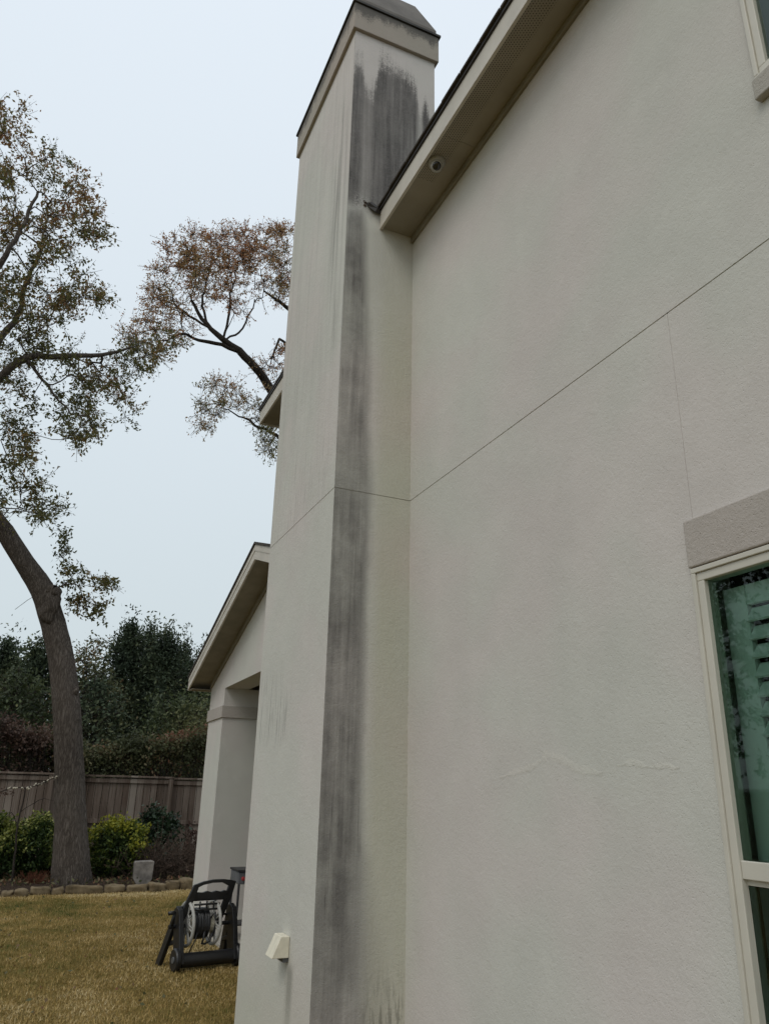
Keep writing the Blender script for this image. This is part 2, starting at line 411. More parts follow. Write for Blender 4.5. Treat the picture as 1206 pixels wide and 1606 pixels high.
# ------------------------------------------------------------------ ground
g = MB(); g.add([(-150, -60, 0), (150, -60, 0), (150, 250, 0), (-150, 250, 0)], [(0, 1, 2, 3)])
struct(g.build('lawn', M_LAWN))
# raised mulch bed between the edging stones and the fence
nx, ny = 120, 24; V = []; 
for j in range(ny+1):
    for i in range(nx+1):
        x = -14+i*26/nx; y = 14.42+j*(18.2-14.42)/ny
        z = .03+.07*min(1, j/3)+.035*mnoise.noise(Vector((x*1.3, y*1.3, 0)))+.02*mnoise.noise(Vector((x*5, y*5, 2)))
        V.append((x, y, z if j else .0))
F = [(j*(nx+1)+i, j*(nx+1)+i+1, (j+1)*(nx+1)+i+1, (j+1)*(nx+1)+i) for j in range(ny) for i in range(nx)]
struct(raw('garden_bed', np.array(V), np.array(F), M_MULCH, smooth=True))
g = MB(); g.box(2.215, 5.4, 8.12, 10.49, -.05, .035); g.box(2.19, 2.29, 10.491, 10.7, -.05, .03)
struct(g.build('patio', M_CONC, bevel=.006))

# ------------------------------------------------------------------ house
house = thing('house', (6, 2, 0), 'two storey beige stucco house with stained chimney and dark eaves', 'house')
WX = 2.2; Y0, Y1 = -6.0, 8.1; ZJ = 3.552; ZS = 5.83
CX, CY0, CY1 = 1.628, 4.596, 6.17
LW = (.62, 2.10, .58, 2.42)       # lower window y0 y1 z0 z1
UW = (.30, 1.482, 4.242, 5.45)
def wall_mesh():
    m = MB(); gz = .003
    ys = sorted({Y0, LW[0], LW[1], UW[0], UW[1], 2.0745, 2.0765, Y1}); zs = sorted({0, LW[2], LW[3], ZJ-gz, ZJ+gz, UW[2], UW[3], ZS+.02})
    for i in range(len(ys)-1):
        for j in range(len(zs)-1):
            ya, yb, za, zb = ys[i], ys[i+1], zs[j], zs[j+1]; yc, zc = (ya+yb)/2, (za+zb)/2
            if any(w[0] < yc < w[1] and w[2] < zc < w[3] for w in (LW, UW)): continue
            x = WX
            if abs(zc-ZJ) < gz: x = WX+.006
            if yb-ya < .01 and LW[3] < zc < ZJ: x = WX+.0018
            m.add([(x, ya, za), (x, yb, za), (x, yb, zb), (x, ya, zb)], [(0, 1, 2, 3)])
            if x > WX:
                for (p, q) in (((ya, za), (yb, za)), ((yb, za), (yb, zb)), ((yb, zb), (ya, zb)), ((ya, zb), (ya, za))):
                    m.add([(WX, *p), (WX, *q), (x, *q), (x, *p)], [(0, 1, 2, 3)])
    for w_ in (LW, UW):       # reveals
        a_, b_, c_, d_ = w_
        for (p, q) in (((a_, c_), (b_, c_)), ((b_, c_), (b_, d_)), ((b_, d_), (a_, d_)), ((a_, d_), (a_, c_))):
            m.add([(WX, *p), (WX, *q), (WX+.18, *q), (WX+.18, *p)], [(0, 1, 2, 3)])
    # the other outside faces
    m.add([(WX, Y1, 0), (12, Y1, 0), (12, Y1, ZS), (WX, Y1, ZS)], [(0, 1, 2, 3)])
    m.add([(WX, Y0, 0), (12, Y0, 0), (12, Y0, ZS), (WX, Y0, ZS)], [(0, 1, 2, 3)])
    m.add([(12, Y0, 0), (12, Y1, 0), (12, Y1, ZS), (12, Y0, ZS)], [(0, 1, 2, 3)])
    return m
wall = wall_mesh().build('wall', M_ST, house)
# pale crack-repair trace trowelled on the wall
def trace(pts, name='stucco_patch'):
    m = MB()
    P_ = []
    for i in range(len(pts)-1):
        (ya, za, wa), (yb, zb, wb) = pts[i], pts[i+1]; k = max(2, int(math.hypot(yb-ya, zb-za)/.02))
        for j in range(k):
            t = j/k; n1 = mnoise.noise(Vector((ya+(yb-ya)*t, za, 3))*9); n2 = mnoise.noise(Vector((ya+(yb-ya)*t, 5, 3))*30)
            P_.append((ya+(yb-ya)*t, za+(zb-za)*t+n1*.012, max(.001, 1.25*(wa+(wb-wa)*t)*(1+n2*1.0+n1*.7))))
    n = len(P_)
    vs = [(WX-.0005, y, z-w_) for y, z, w_ in P_]+[(WX-.0013, y, z) for y, z, w_ in P_]+[(WX-.0005, y, z+w_) for y, z, w_ in P_]
    fs = [(r_*n+i, r_*n+i+1, (r_+1)*n+i+1, (r_+1)*n+i) for r_ in (0, 1) for i in range(n-1)]
    m.add(vs, fs); return m
t1 = trace([(3.52, 1.69, .004), (3.36, 1.71, .012), (3.22, 1.735, .012), (3.10, 1.785, .016), (2.98, 1.755, .016), (2.86, 1.715, .017), (2.74, 1.70, .010), (2.70, 1.70, .002)])
t1.build('stucco_patch', M_STP, house, smooth=True)
trace([(2.62, 1.725, .003), (2.54, 1.735, .011), (2.44, 1.72, .006), (2.34, 1.715, .008), (2.26, 1.71, .003)]).build('stucco_patch', M_STP, house, smooth=True)

# chimney: body in two lifts with a joint, cap band, sloped shroud
ch = MB(); RX = 2.40
g_ = .003
for za, zb, o_ in ((0, ZJ-g_, 0), (ZJ-g_, ZJ+g_, .006), (ZJ+g_, 8.0, 0)):
    x0, x1, ya, yb = CX+o_, RX, CY0+o_, CY1-o_
    ch.add([(x0, ya, za), (x1, ya, za), (x1, ya, zb), (x0, ya, zb)], [(0, 1, 2, 3)])
    ch.add([(x0, yb, za), (x1, yb, za), (x1, yb, zb), (x0, yb, zb)], [(0, 1, 2, 3)])
    ch.add([(x0, ya, za), (x0, yb, za), (x0, yb, zb), (x0, ya, zb)], [(0, 1, 2, 3)])
    ch.add([(x1, ya, za), (x1, yb, za), (x1, yb, zb), (x1, ya, zb)], [(0, 1, 2, 3)])
for za, s_ in ((ZJ-g_, 1), (ZJ+g_, -1)):
    ch.add([(CX, CY0, za), (RX, CY0, za), (RX, CY0+.006, za), (CX+.006, CY0+.006, za)], [(0, 1, 2, 3)])
    ch.add([(CX, CY0, za), (CX+.006, CY0+.006, za), (CX+.006, CY1-.006, za), (CX, CY1, za)], [(0, 1, 2, 3)])
chim = ch.build('chimney', M_CH, house)
cap = MB(); cap.box(CX-.03, RX+.03, CY0-.03, CY1+.03, 7.86, 8.16)
cap = cap.build('cap_band', M_CAP, chim, bevel=.006)
fl = MB(); fl.box(CX-.045, RX+.045, CY0-.045, CY1+.045, 8.162, 8.185); fl.box(CX+.01, RX-.01, CY0+.01, CY1-.01, 8.185, 8.215)
fl.build('cap_flashing', plain('soot_metal', (.055, .052, .048), .7, .3, .35, 5), chim)
sh = MB()
def ring(i, z): return [(CX+i, CY0+i, z), (RX-i, CY0+i, z), (RX-i, CY1-i, z), (CX+i, CY1-i, z)]
rs = ring(-.012, 8.232)+ring(-.012, 8.262)+ring(.135, 8.68)
sh.add(rs, [(3, 2, 1, 0)]+[(k*4+i, k*4+(i+1) % 4, k*4+4+(i+1) % 4, k*4+4+i) for k in (0, 1) for i in range(4)]+[(8, 9, 10, 11)])
sh.build('shroud', M_METAL, chim)
# air-intake hood low on the chimney
hd = MB(); y0, y1 = 5.015, 5.155
prof = [(CX-.002, .66), (CX-.108, .66), (CX-.056, .775), (CX-.002, .775)]
hd.prism(prof, lambda x, z: (x, y0, z), lambda x, z: (x, y1, z))
hood = hd.build('vent_hood', M_WPL, chim, bevel=.003)
hb = MB(); hb.box(CX-.034, CX-.001, y0+.01, y1-.01, .635, .659); hb.build('duct_mouth', M_SASH, hood)


# main eave
EX = 1.905
def eave(ya, yb, ex, parent=house, vent=True):
    f_ = MB(); f_.box(ex, ex+.022, ya, yb, 5.815, 5.985); f = f_.build('fascia', M_FASC, parent, bevel=.002)
    d_ = MB(); d_.box(ex-.014, ex+.03, ya, yb, 5.987, 6.012); d_.build('drip_edge', M_DRIP, f)
    return f
eave(Y0-.3, CY0-.003, EX); 
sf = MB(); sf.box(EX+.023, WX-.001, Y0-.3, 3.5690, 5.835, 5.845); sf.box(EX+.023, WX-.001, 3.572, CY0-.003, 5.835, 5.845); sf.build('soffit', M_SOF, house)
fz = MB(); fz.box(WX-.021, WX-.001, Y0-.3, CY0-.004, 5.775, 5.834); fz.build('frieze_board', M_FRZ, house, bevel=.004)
EX2 = 1.965
eave(CY1+.003, 8.40, EX2)
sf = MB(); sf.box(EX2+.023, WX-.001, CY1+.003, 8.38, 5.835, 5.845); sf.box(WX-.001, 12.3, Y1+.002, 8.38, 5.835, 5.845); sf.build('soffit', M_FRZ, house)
fe = MB(); fe.box(EX2+.022, 12.3, 8.38, 8.40, 5.815, 5.985); fe.build('fascia', M_FASC, house)
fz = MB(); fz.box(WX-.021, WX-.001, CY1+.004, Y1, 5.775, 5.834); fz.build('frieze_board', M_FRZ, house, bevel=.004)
# main hip roof: shingled slab, its edge showing dark above the fascia
rf = MB(); sl_ = .62
def rp(x, y, dz=0): return (x, y, 6.014+(x-1.87)*sl_+dz)
xr = 7.0
top = [(1.885, -6.4, 6.045), (1.885, 8.44, 6.045), (12.2, 8.44, 6.05), (12.2, -6.4, 6.05), (xr, -1.0, 6.05+(xr-1.87)*sl_), (xr, 3.2, 6.05+(xr-1.87)*sl_)]
bot = [(x, y, z-.030) for x, y, z in top[:4]]
top[1] = (1.945, 8.43, 6.045); bot[1] = (1.945, 8.43, 6.015)
n1 = [(1.885, 5.3, 6.045), (1.945, 5.3, 6.045), (1.885, 5.3, 6.015), (1.945, 5.3, 6.015)]
rf.add(top+bot+n1, [(0, 10, 11, 1, 5, 4), (1, 2, 5), (2, 3, 4, 5), (3, 0, 4), (0, 6, 12, 10), (10, 12, 13, 11), (11, 13, 7, 1), (1, 7, 8, 2), (2, 8, 9, 3), (3, 9, 6, 0), (6, 9, 8, 7, 13, 12)])
rf.build('roof', M_SHI, house)
# ragged shingle course ends over the eave
sc = MB(); y = -6.3
while y < CY0-.12:
    w_ = random.uniform(.22, .34); j = random.uniform(.008, .013)
    sc.add([(1.865+j, y, 6.013), (1.865+j, y+w_-.004, 6.013), (1.865+j, y+w_-.004, 6.030+random.uniform(0, .004)), (1.865+j, y, 6.030)], [(0, 1, 2, 3)])
    sc.add([(1.865+j, y, 6.013), (1.865+j, y+w_-.004, 6.013), (1.93, y+w_-.004, 6.013), (1.93, y, 6.013)], [(0, 1, 2, 3)]); y += w_
sc.build('shingle_course', M_SHI, house)
# kick-out flashing bent and open where eave meets chimney
kf = MB()
kf.add([(1.785, CY0-.004, 6.035), (1.80, CY0-.03, 6.02), (1.86, CY0-.05, 5.97), (1.905, CY0-.02, 5.975), (1.90, CY0-.004, 6.03), (1.83, CY0-.004, 6.06),
        (1.79, CY0-.004, 6.005), (1.85, CY0-.035, 5.945), (1.90, CY0-.015, 5.955)],
       [(0, 1, 5), (1, 2, 4, 5), (2, 3, 4), (6, 1, 0), (6, 7, 2, 1), (7, 8, 3, 2)])
kf.build('kickout_flashing', M_DRIP, chim)
kd = MB()
for k in range(14):
    x = 1.76+random.random()*.10; z = 6.045-random.random()*.05; r_ = random.uniform(.006, .014)
    kd.lathe([(0.001, -r_*.5), (r_, 0), (0.001, r_*.5)], (x, CY0-.004, z), (0, 1, 0), 6)
kd.build('debris', M_TWIGB, chim)

# ------------------------------------------------------------------ windows
def window(name_y0, y1, z0, z1, rail=None, shutters=True, sill=None):
    y0 = name_y0; fw = .052
    f = MB()
    # outer frame with a raised outer lip and a stepped inner face
    def ringbox(a, b, c, d, w, xa, xb):
        f.box(xa, xb, a, b, d-w, d); f.box(xa, xb, a, b, c, c+w)
        f.box(xa, xb, b-w, b, c+w, d-w); f.box(xa, xb, a, a+w, c+w, d-w)
    ringbox(y0, y1, z0, z1, .02, WX-.020, WX+.06)
    ringbox(y0+.02, y1-.02, z0+.02, z1-.02, .032, WX-.012, WX+.05)
    wn = f.build('window', M_FRAME, house, bevel=.003)
    gy0, gy1 = y0+fw, y1-fw
    if rail:
        r_ = MB(); r_.box(WX-.006, WX+.045, gy0, gy1, rail-.028, rail+.028); r_.build('meeting_rail', M_FRAME, wn, bevel=.003)
        r2 = MB(); r2.box(WX+.012, WX+.05, gy0, gy1, rail-.046, rail-.029); r2.build('meeting_rail', M_FRAME, wn)
        p = MB(); p.add([(WX+.008, gy0, rail+.028), (WX+.008, gy1, rail+.028), (WX+.008, gy1, z1-fw), (WX+.008, gy0, z1-fw)], [(3, 2, 1, 0)]); p.build('pane', M_GLASS, wn, recalc=False)
        p = MB(); p.add([(WX+.016, gy0, z0+fw), (WX+.016, gy1, z0+fw), (WX+.016, gy1, rail-.047), (WX+.016, gy0, rail-.047)], [(3, 2, 1, 0)]); p.build('pane', M_GLASS, wn, recalc=False)
        q = MB(); q.box(WX+.03, WX+.06, gy1-.075, gy1-.03, z0+fw, rail-.05); q.build('sash_stile', M_SASH, wn)
    else:
        p = MB(); p.add([(WX+.008, gy0, z0+fw), (WX+.008, gy1, z0+fw), (WX+.008, gy1, z1-fw), (WX+.008, gy0, z1-fw)], [(3, 2, 1, 0)]); p.build('pane', M_GLASS, wn, recalc=False)
        q = MB(); q.box(WX+.03, WX+.05, gy1-.045, gy1-.0, z0+fw, z1-fw); q.build('sash_stile', M_SASH, wn)
    # plantation shutters inside
    s_ = MB(); xa, xb = WX+.10, WX+.128
    ya, yb, za, zb = y0+.07, y1-.030, z0+.07, z1-.075; st = .100
    s_.box(xa, xb, yb-st, yb, za, zb); s_.box(xa, xb, ya, ya+st, za, zb)
    mid = (ya+yb)/2; s_.box(xa, xb, mid-.05, mid+.05, za, zb)
    for c0, c1 in ((ya+st, mid-.05), (mid+.05, yb-st)):
        s_.box(xa+.002, xb-.002, c0, c1, zb-.075, zb); s_.box(xa+.002, xb-.002, c0, c1, za, za+.09)
    shf = s_.build('shutter', M_SHUT, wn, bevel=.002)
    for c0, c1 in ((ya+st, mid-.05), (mid+.05, yb-st)):
        l_ = MB(); z = zb-.075-.040
        while z > za+.11:
            # closed-down louvre blades, overlapping
            l_.prism([(xa-.016, z-.022), (xa-.010, z-.027), (xa+.026, z+.024), (xa+.020, z+.029)], lambda x, zz: (x, c0+.002, zz), lambda x, zz: (x, c1-.002, zz)); z -= .066
        l_.build('louvres', M_SHUT, shf)
    # jamb liner and dark room behind
    j = MB(); j.box(WX+.181, WX+1.6, y0-.3, y1+.3, z0-.3, z1+.3); jo = j.build('room_interior', M_ROOM, wn)
    bm = bmesh.new(); bm.from_mesh(jo.data)
    bmesh.ops.delete(bm, geom=[f_ for f_ in bm.faces if all(abs(v.co.x+6-(WX+.181)) < .001 for v in f_.verts)], context='FACES'); bm.to_mesh(jo.data); bm.free()
    return wn
wn = window(*LW, rail=1.389)
cl = MB()
zz = [z for z in np.arange(LW[2], LW[3], .03)]
cl.tube([(WX-.001, LW[1]+.004+.003*mnoise.noise(Vector((0, 0, z*9))), z) for z in zz], [.0065+.002*mnoise.noise(Vector((3, 0, z*14))) for z in zz], 6)
cl.build('caulk_bead', M_CAULK, wn, smooth=True)
lt = MB(); lt.box(WX-.022, WX+.001, LW[0]-.01, LW[1]+.008, 2.424, 2.612); lt.build('lintel', M_STD, wn, bevel=.006)
sl2 = MB(); sl2.box(WX-.05, WX+.001, LW[0]-.04, LW[1]+.03, .46, .578); sl2.build('sill', M_STD, wn, bevel=.008)
wn2 = window(*UW)
sl3 = MB(); sl3.box(WX-.035, WX+.001, UW[0]-.04, UW[1]+.004, 4.14, 4.2405); sl3.build('sill', M_STD, wn2, bevel=.006)
cl = MB(); zz = [z for z in np.arange(UW[2], UW[3], .04)]
cl.tube([(WX-.001, UW[1]+.003, z) for z in zz], .006, 6); cl.build('caulk_bead', M_CAULK, wn2, smooth=True)

# ------------------------------------------------------------------ porch wing of the house
PX = 2.3; PY0, PY1 = 10.5, 11.4; PB = 2.885; AY, AZ, PS = 8.22, 4.05, .324; FX = 2.0
def rz(y): return AZ-PS*abs(y-AY)          # underside of rake fascia
pw = MB()
pw.prism([(8.1, PB), (PY1, PB), (PY1, rz(PY1)+.10), (AY, rz(AY)+.10), (8.1, rz(8.1)+.10)], lambda y, z: (PX, y, z), lambda y, z: (PX+.32, y, z))
pw.box(PX, 5.4, PY0, PY1, 0, PB-.0005)
pw.box(5.4, 5.6, 8.1, PY1, 0, PB)
pw.build('porch_wall', M_ST, house)
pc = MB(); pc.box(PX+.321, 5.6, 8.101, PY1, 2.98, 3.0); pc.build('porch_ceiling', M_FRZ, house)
bd = MB()
za, zb, o_ = 2.50, 2.655, .022
bd.box(PX-o_, 5.39, PY0-o_, PY0-.0005, za, zb); bd.box(PX-o_, PX-.0005, PY0-.0005, PY1+o_, za, zb); bd.build('pier_band', M_STD, house, bevel=.004)
# porch gable roof
def slope(ya, yb, x0, x1, lo, hi):
    m = MB(); m.prism([(ya, rz(ya)+lo), (yb, rz(yb)+lo), (yb, rz(yb)+hi), (ya, rz(ya)+hi)], lambda y, z: (x0, y, z), lambda y, z: (x1, y, z)); return m
pr = slope(AY, 11.63, FX-.02, 6, .176, .205); pr.prism([(AY, rz(AY)+.176), (6.25, rz(6.25)+.176), (6.25, rz(6.25)+.205), (AY, rz(AY)+.205)], lambda y, z: (FX-.02, y, z), lambda y, z: (WX-.002, y, z))
proof = pr.build('porch_roof', M_SHI, house)
f1 = slope(AY, 11.6, FX, FX+.022, 0, .174); f1.build('fascia', M_FASC, proof)
f1 = slope(6.25, AY-.0005, FX, FX+.022, 0, .174); f1.build('fascia', M_FASC, proof)
f1 = MB(); f1.box(FX-.001, 6, 11.602, 11.622, rz(11.6)-.01, rz(11.6)+.16); f1.build('fascia', M_FASC, proof)
tr_ = slope(AY, 11.6, FX-.006, FX-.0005, .10, .17); tr_.prism([(AY-.0005, rz(AY)+.10), (6.25, rz(6.25)+.10), (6.25, rz(6.25)+.17), (AY-.0005, rz(AY)+.17)], lambda y, z: (FX-.006, y, z), lambda y, z: (FX-.0005, y, z))
tr_.build('drip_edge', M_FASC, proof)
s1 = slope(AY, 11.6, FX+.0225, PX-.001, .02, .03); s1.prism([(AY-.001, rz(AY)+.02), (6.25, rz(6.25)+.02), (6.25, rz(6.25)+.03), (AY-.001, rz(AY)+.03)], lambda y, z: (FX+.0225, y, z), lambda y, z: (WX-.002, y, z))
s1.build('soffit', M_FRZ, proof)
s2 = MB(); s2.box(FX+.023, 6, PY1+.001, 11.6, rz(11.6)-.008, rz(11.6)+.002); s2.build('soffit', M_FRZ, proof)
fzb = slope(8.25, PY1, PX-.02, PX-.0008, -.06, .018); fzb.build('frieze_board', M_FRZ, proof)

# ------------------------------------------------------------------ security camera on the soffit
sc = thing('security_camera', (2.0, 3.80, 5.835), 'small beige dome security camera under the eave soffit', 'security camera')
b = MB(); b.lathe([(.062, 0), (.062, -.012), (.054, -.028), (.044, -.032)], (2.0, 3.80, 5.8345), n=32); b.build('base', M_CAMW, sc, smooth=False, bevel=0)
b = MB()
pr_ = [(.046*math.sin(t), -.030-.034*math.cos(t)) for t in np.linspace(math.pi*.55, .02, 8)]
b.lathe([(.044, -.03)]+[(.046*math.cos(t), -.032-.05*math.sin(t)) for t in np.linspace(0, 1.25, 8)], (2.0, 3.80, 5.8345), n=28); b.build('turret', M_CAMW, sc, smooth=True)
dirv = Vector((-.30, -.62, -.62)).normalized(); c0 = Vector((2.0, 3.80, 5.795))+dirv*.022
b = MB(); b.lathe([(.038, 0), (.038, .022), (.035, .027), (.031, .027)], c0, dirv, 28); ho = b.build('lens_ring', M_CAMW, sc, smooth=False)
b = MB(); b.lathe([(.0305, 0), (.0305, .0275), (.02, .032), (.004, .035)], c0, dirv, 28); b.build('lens', M_LENS, sc, smooth=True)

# ------------------------------------------------------------------ hose reel cart
HR = thing('hose_reel_cart', (1.840, 8.44, 0), 'black plastic hose reel cart with grey spoked drum on the lawn', 'hose reel')
def L(x, y, z): return (x+1.840, y+8.44, z)      # cart built square, then turned
def loc_box(m, *a): m.box(a[0]+1.865, a[1]+1.865, a[2]+8.44, a[3]+8.44, a[4], a[5])
# side frames: upright that narrows upward, plus a splayed rear leg
for sx in (-1, 1):
    m = MB(); xs = .275*sx
    pol = [(-.235, .07), (-.06, .07), (.005, .36), (.035, .49), (-.02, .535), (-.095, .505), (-.14, .40)]
    m.prism(pol, lambda y, z: L(xs-.024, y, z), lambda y, z: L(xs+.024, y, z))
    sp = .05*sx
    pol2 = [(.17, 0), (.27, 0), (.04, .49), (-.05, .45)]
    def fa(d): return lambda y, z: L(xs+d+sp*(1-z/.47), y, z)
    m.prism(pol2, fa(-.020), fa(.020))
    m.prism([(-.13, .24), (.12, .17), (.12, .21), (-.12, .28)], lambda y, z: L(xs-.015, y, z), lambda y, z: L(xs+.015, y, z))
    m.build('side_frame', M_BPL, HR, bevel=.006)
# lower roller tube between the wheels
m = MB(); m.lathe([(.04, -.27), (.062, -.262), (.062, .262), (.04, .27)], L(0, -.155, .088), (1, 0, 0), 24); m.build('tray_tube', M_BPL, HR, smooth=False)
for sx in (-1, 1):
    m = MB(); m.lathe([(.03, -.024), (.088, -.026), (.098, -.014), (.098, .014), (.088, .026), (.03, .024)], L(.305*sx, -.155, .098), (1, 0, 0), 32)
    wh = m.build('wheel', M_BPL, HR)
    m = MB(); m.lathe([(.026, -.034), (.030, -.02), (.030, .02), (.026, .034)], L(.305*sx, -.155, .098), (1, 0, 0), 16); m.build('hub', M_SASH, wh)
# handle yoke
m = MB()
def hy(x, z): t = (z-.40)/.36; return (x*1.06-.03+.075*t, -.02-.10*t, z)
outer = [(-.235, .40), (-.215, .52), (-.205, .66), (-.195, .722), (-.12, .748), (-.03, .762), (.07, .762), (.15, .752), (.205, .742), (.212, .66), (.205, .52), (.20, .40)]
def P2(d): return lambda x, z: L(hy(x, z)[0], hy(x, z)[1]+d, z)
segs = [[(-.235, .38), (-.175, .38), (-.150, .60), (-.150, .70), (-.20, .722), (-.215, .60)],
        [(.20, .38), (.15, .38), (.150, .56), (.150, .70), (.205, .742), (.215, .60)],
        [(-.20, .722), (-.150, .70), (-.11, .720), (-.03, .735), (.07, .735), (.150, .70), (.205, .742), (.15, .755), (.07, .765), (-.03, .765), (-.12, .750)],
        [(-.151, .575), (.151, .575), (.151, .655), (.12, .662), (.09, .650), (.04, .662), (0, .650), (-.05, .662), (-.09, .650), (-.151, .655)]]
for pl in segs: m.prism(pl, P2(-.018), P2(.018))
hn = m.build('handle', M_BPL, HR, bevel=.004)
# small hose guide rack below the panel
m = MB()
for zz in (.50, .545): m.tube([L(-.15, -.10, zz), L(-.10, -.13, zz+.005), L(.06, -.13, zz+.005), L(.11, -.10, zz)], .009, 8)
for xx in (-.10, -.03, .04): m.tube([L(xx, -.12, .50), L(xx, -.12, .575)], .008, 6)
m.build('hose_guide', M_BPL, HR, smooth=True)
# reel discs, spokes, axle
def disc(xc):
    m = MB(); cy, cz, Rr = -.03, .375, .188
    ringp = [L(xc, cy+Rr*math.cos(t), cz+Rr*math.sin(t)) for t in np.linspace(0, 2*math.pi, 40, endpoint=False)]
    m.tube(ringp, .0155, 8, closed=True)
    r2 = [L(xc, cy+.085*math.cos(t), cz+.085*math.sin(t)) for t in np.linspace(0, 2*math.pi, 28, endpoint=False)]
    m.tube(r2, .008, 6, closed=True)
    for k in range(8):
        t = k*math.pi/4+.2
        for dt in (-.09, .09):
            m.tube([L(xc, cy+.05*math.cos(t+dt*2), cz+.05*math.sin(t+dt*2)), L(xc, cy+Rr*math.cos(t+dt), cz+Rr*math.sin(t+dt))], .0075, 6)
    m.lathe([(.03, -.012), (.055, -.010), (.055, .010), (.03, .012)], L(xc, cy, cz), (1, 0, 0), 24)
    return m.build('reel_disc', M_GPL, HR, smooth=False)
disc(-.185); disc(.085)
m = MB(); m.lathe([(.07, -.13), (.075, 0), (.07, .13)], L(-.05, -.03, .36), (1, 0, 0), 24); m.build('drum', M_WPL, HR)
m = MB(); m.tube([L(-.36, -.03, .36), L(.31, -.03, .36)], .018, 12); m.build('axle', M_BPL, HR)
# crank
m = MB(); m.tube([L(-.33, -.03, .36), L(-.335, -.06, .40), L(-.335, -.10, .49)], .014, 8); m.tube([L(-.335, -.10, .49), L(-.40, -.10, .485)], .017, 10); m.build('crank', M_BPL, HR, smooth=True)
m = MB(); m.tube([L(-.29, -.03, .52), L(-.16, -.02, .525)], .011, 8); m.build('cross_rod', M_BPL, HR, smooth=True)
# wound hose: irregular helix, sagging loop and loose end
pts = []; r0 = .098; n_ = 13
for layer, (rr, nt_) in enumerate(((.106, 12), (.127, 9))):
    N_ = nt_*22
    for k in range(N_):
        t = k/22*2*math.pi; x = (-.150+.17*(k/N_)) if layer == 0 else (.01-.12*(k/N_))
        wob = .006*mnoise.noise(Vector((k*.13, layer*5, 0)))
        pts.append(L(x+wob*1.4, -.03+(rr+wob)*math.cos(t), .375+(rr+wob)*math.sin(t)))
m = MB(); m.tube(pts, .0105, 7)
m.tube([L(-.04, -.145, .33), L(-.05, -.16, .26), L(-.06, -.15, .215), L(-.02, -.14, .21), L(.02, -.145, .235), L(.045, -.145, .30)], .0105, 7)
m.tube([L(-.11, -.14, .32), L(-.13, -.155, .25), L(-.16, -.15, .19), L(-.175, -.13, .14)], .006, 6)
m.tube([L(.04, -.08, .42), L(.07, -.11, .47), L(.09, -.11, .38), L(.075, -.11, .30), L(.06, -.10, .26)], .0105, 7)
m.tube([L(.14, -.06, .45), L(.24, .02, .43), L(.30, .05, .38), L(.335, .06, .26), L(.345, .04, .14), L(.36, .0, .05), L(.33, -.05, .012)], .0105, 8)
m.build('hose', M_HOSE, HR, smooth=True)
HR.rotation_euler = (0, 0, R(11))

# ------------------------------------------------------------------ grill cart, mostly behind the chimney
GX, GY = 2.70, 9.62
GC = thing('grill_cart', (GX, GY, .035), 'small black framed grill cart with grey box on the patio by the pier', 'grill')
m = MB()
for dx, dy in ((-.27, -.16), (.27, -.16), (-.27, .16), (.27, .16)):
    m = MB(); m.tube([(GX+dx-.005, GY+dy, .036), (GX+dx, GY+dy, .60)], .014, 8); m.build('leg', M_IRON, GC)
m = MB(); m.box(GX-.27, GX+.27, GY-.17, GY+.17, .175, .19); m.build('shelf', M_IRON, GC)
m = MB(); m.box(GX-.29, GX+.29, GY-.19, GY+.19, .595, .72); m.build('firebox', M_STEEL, GC, bevel=.01)
m = MB(); m.box(GX-.30, GX+.30, GY-.20, GY+.20, .725, .745); m.build('top_rim', M_IRON, GC)
for k in range(2):
    m = MB(); m.lathe([(.022, 0), (.02, .022), (.010, .026)], (GX-.235+k*.2, GY-.191, .655), (0, -1, 0), 16); m.build('knob', M_RED, GC)

# ------------------------------------------------------------------ fence
FY = 18.0
fen = thing('wooden_fence', (0, FY, 0), 'weathered brown board fence with cap rail along the back garden', 'fence')
def fz(x): return 1.815-.006*x
m = MB(); x = -18.6
while x < 8:
    w_ = .14; dz = random.uniform(-.008, .008); dy = random.uniform(-.004, .004)
    m.box(x+.005, x+w_-.005, FY+dy, FY+dy+.018, .0, fz(x)-.03+dz); x += w_
m.build('boards', M_FEN, fen)
for (z0, z1, ya, yb, nm) in ((.90, .985, -.042, -.006, 'rail'), (1.69, 1.775, -.042, -.006, 'rail'), (.18, .27, -.042, -.006, 'rail')):
    m = MB()
    for xa in np.arange(-18.6, 8, 2.4): m.box(xa+.002, min(8, xa+2.398), FY+ya, FY+yb, z0-.006*xa, z1-.006*xa)
    m.build(nm, M_FEN, fen, bevel=.004)
m = MB()
for xa in np.arange(-18.6, 8, 2.4): m.box(xa+.002, min(8, xa+2.398), FY-.075, FY+.045, 1.80-.006*xa, 1.838-.006*xa)
m.build('cap_rail', M_FEN, fen, bevel=.005)
for xa in (-6.66, -4.26, -1.86, .54, 2.94, 5.34):
    m = MB(); m.box(xa-.045, xa+.045, FY-.125, FY-.043, 0, 1.80-.006*xa-.001); m.build('post', M_FEN, fen, bevel=.005)

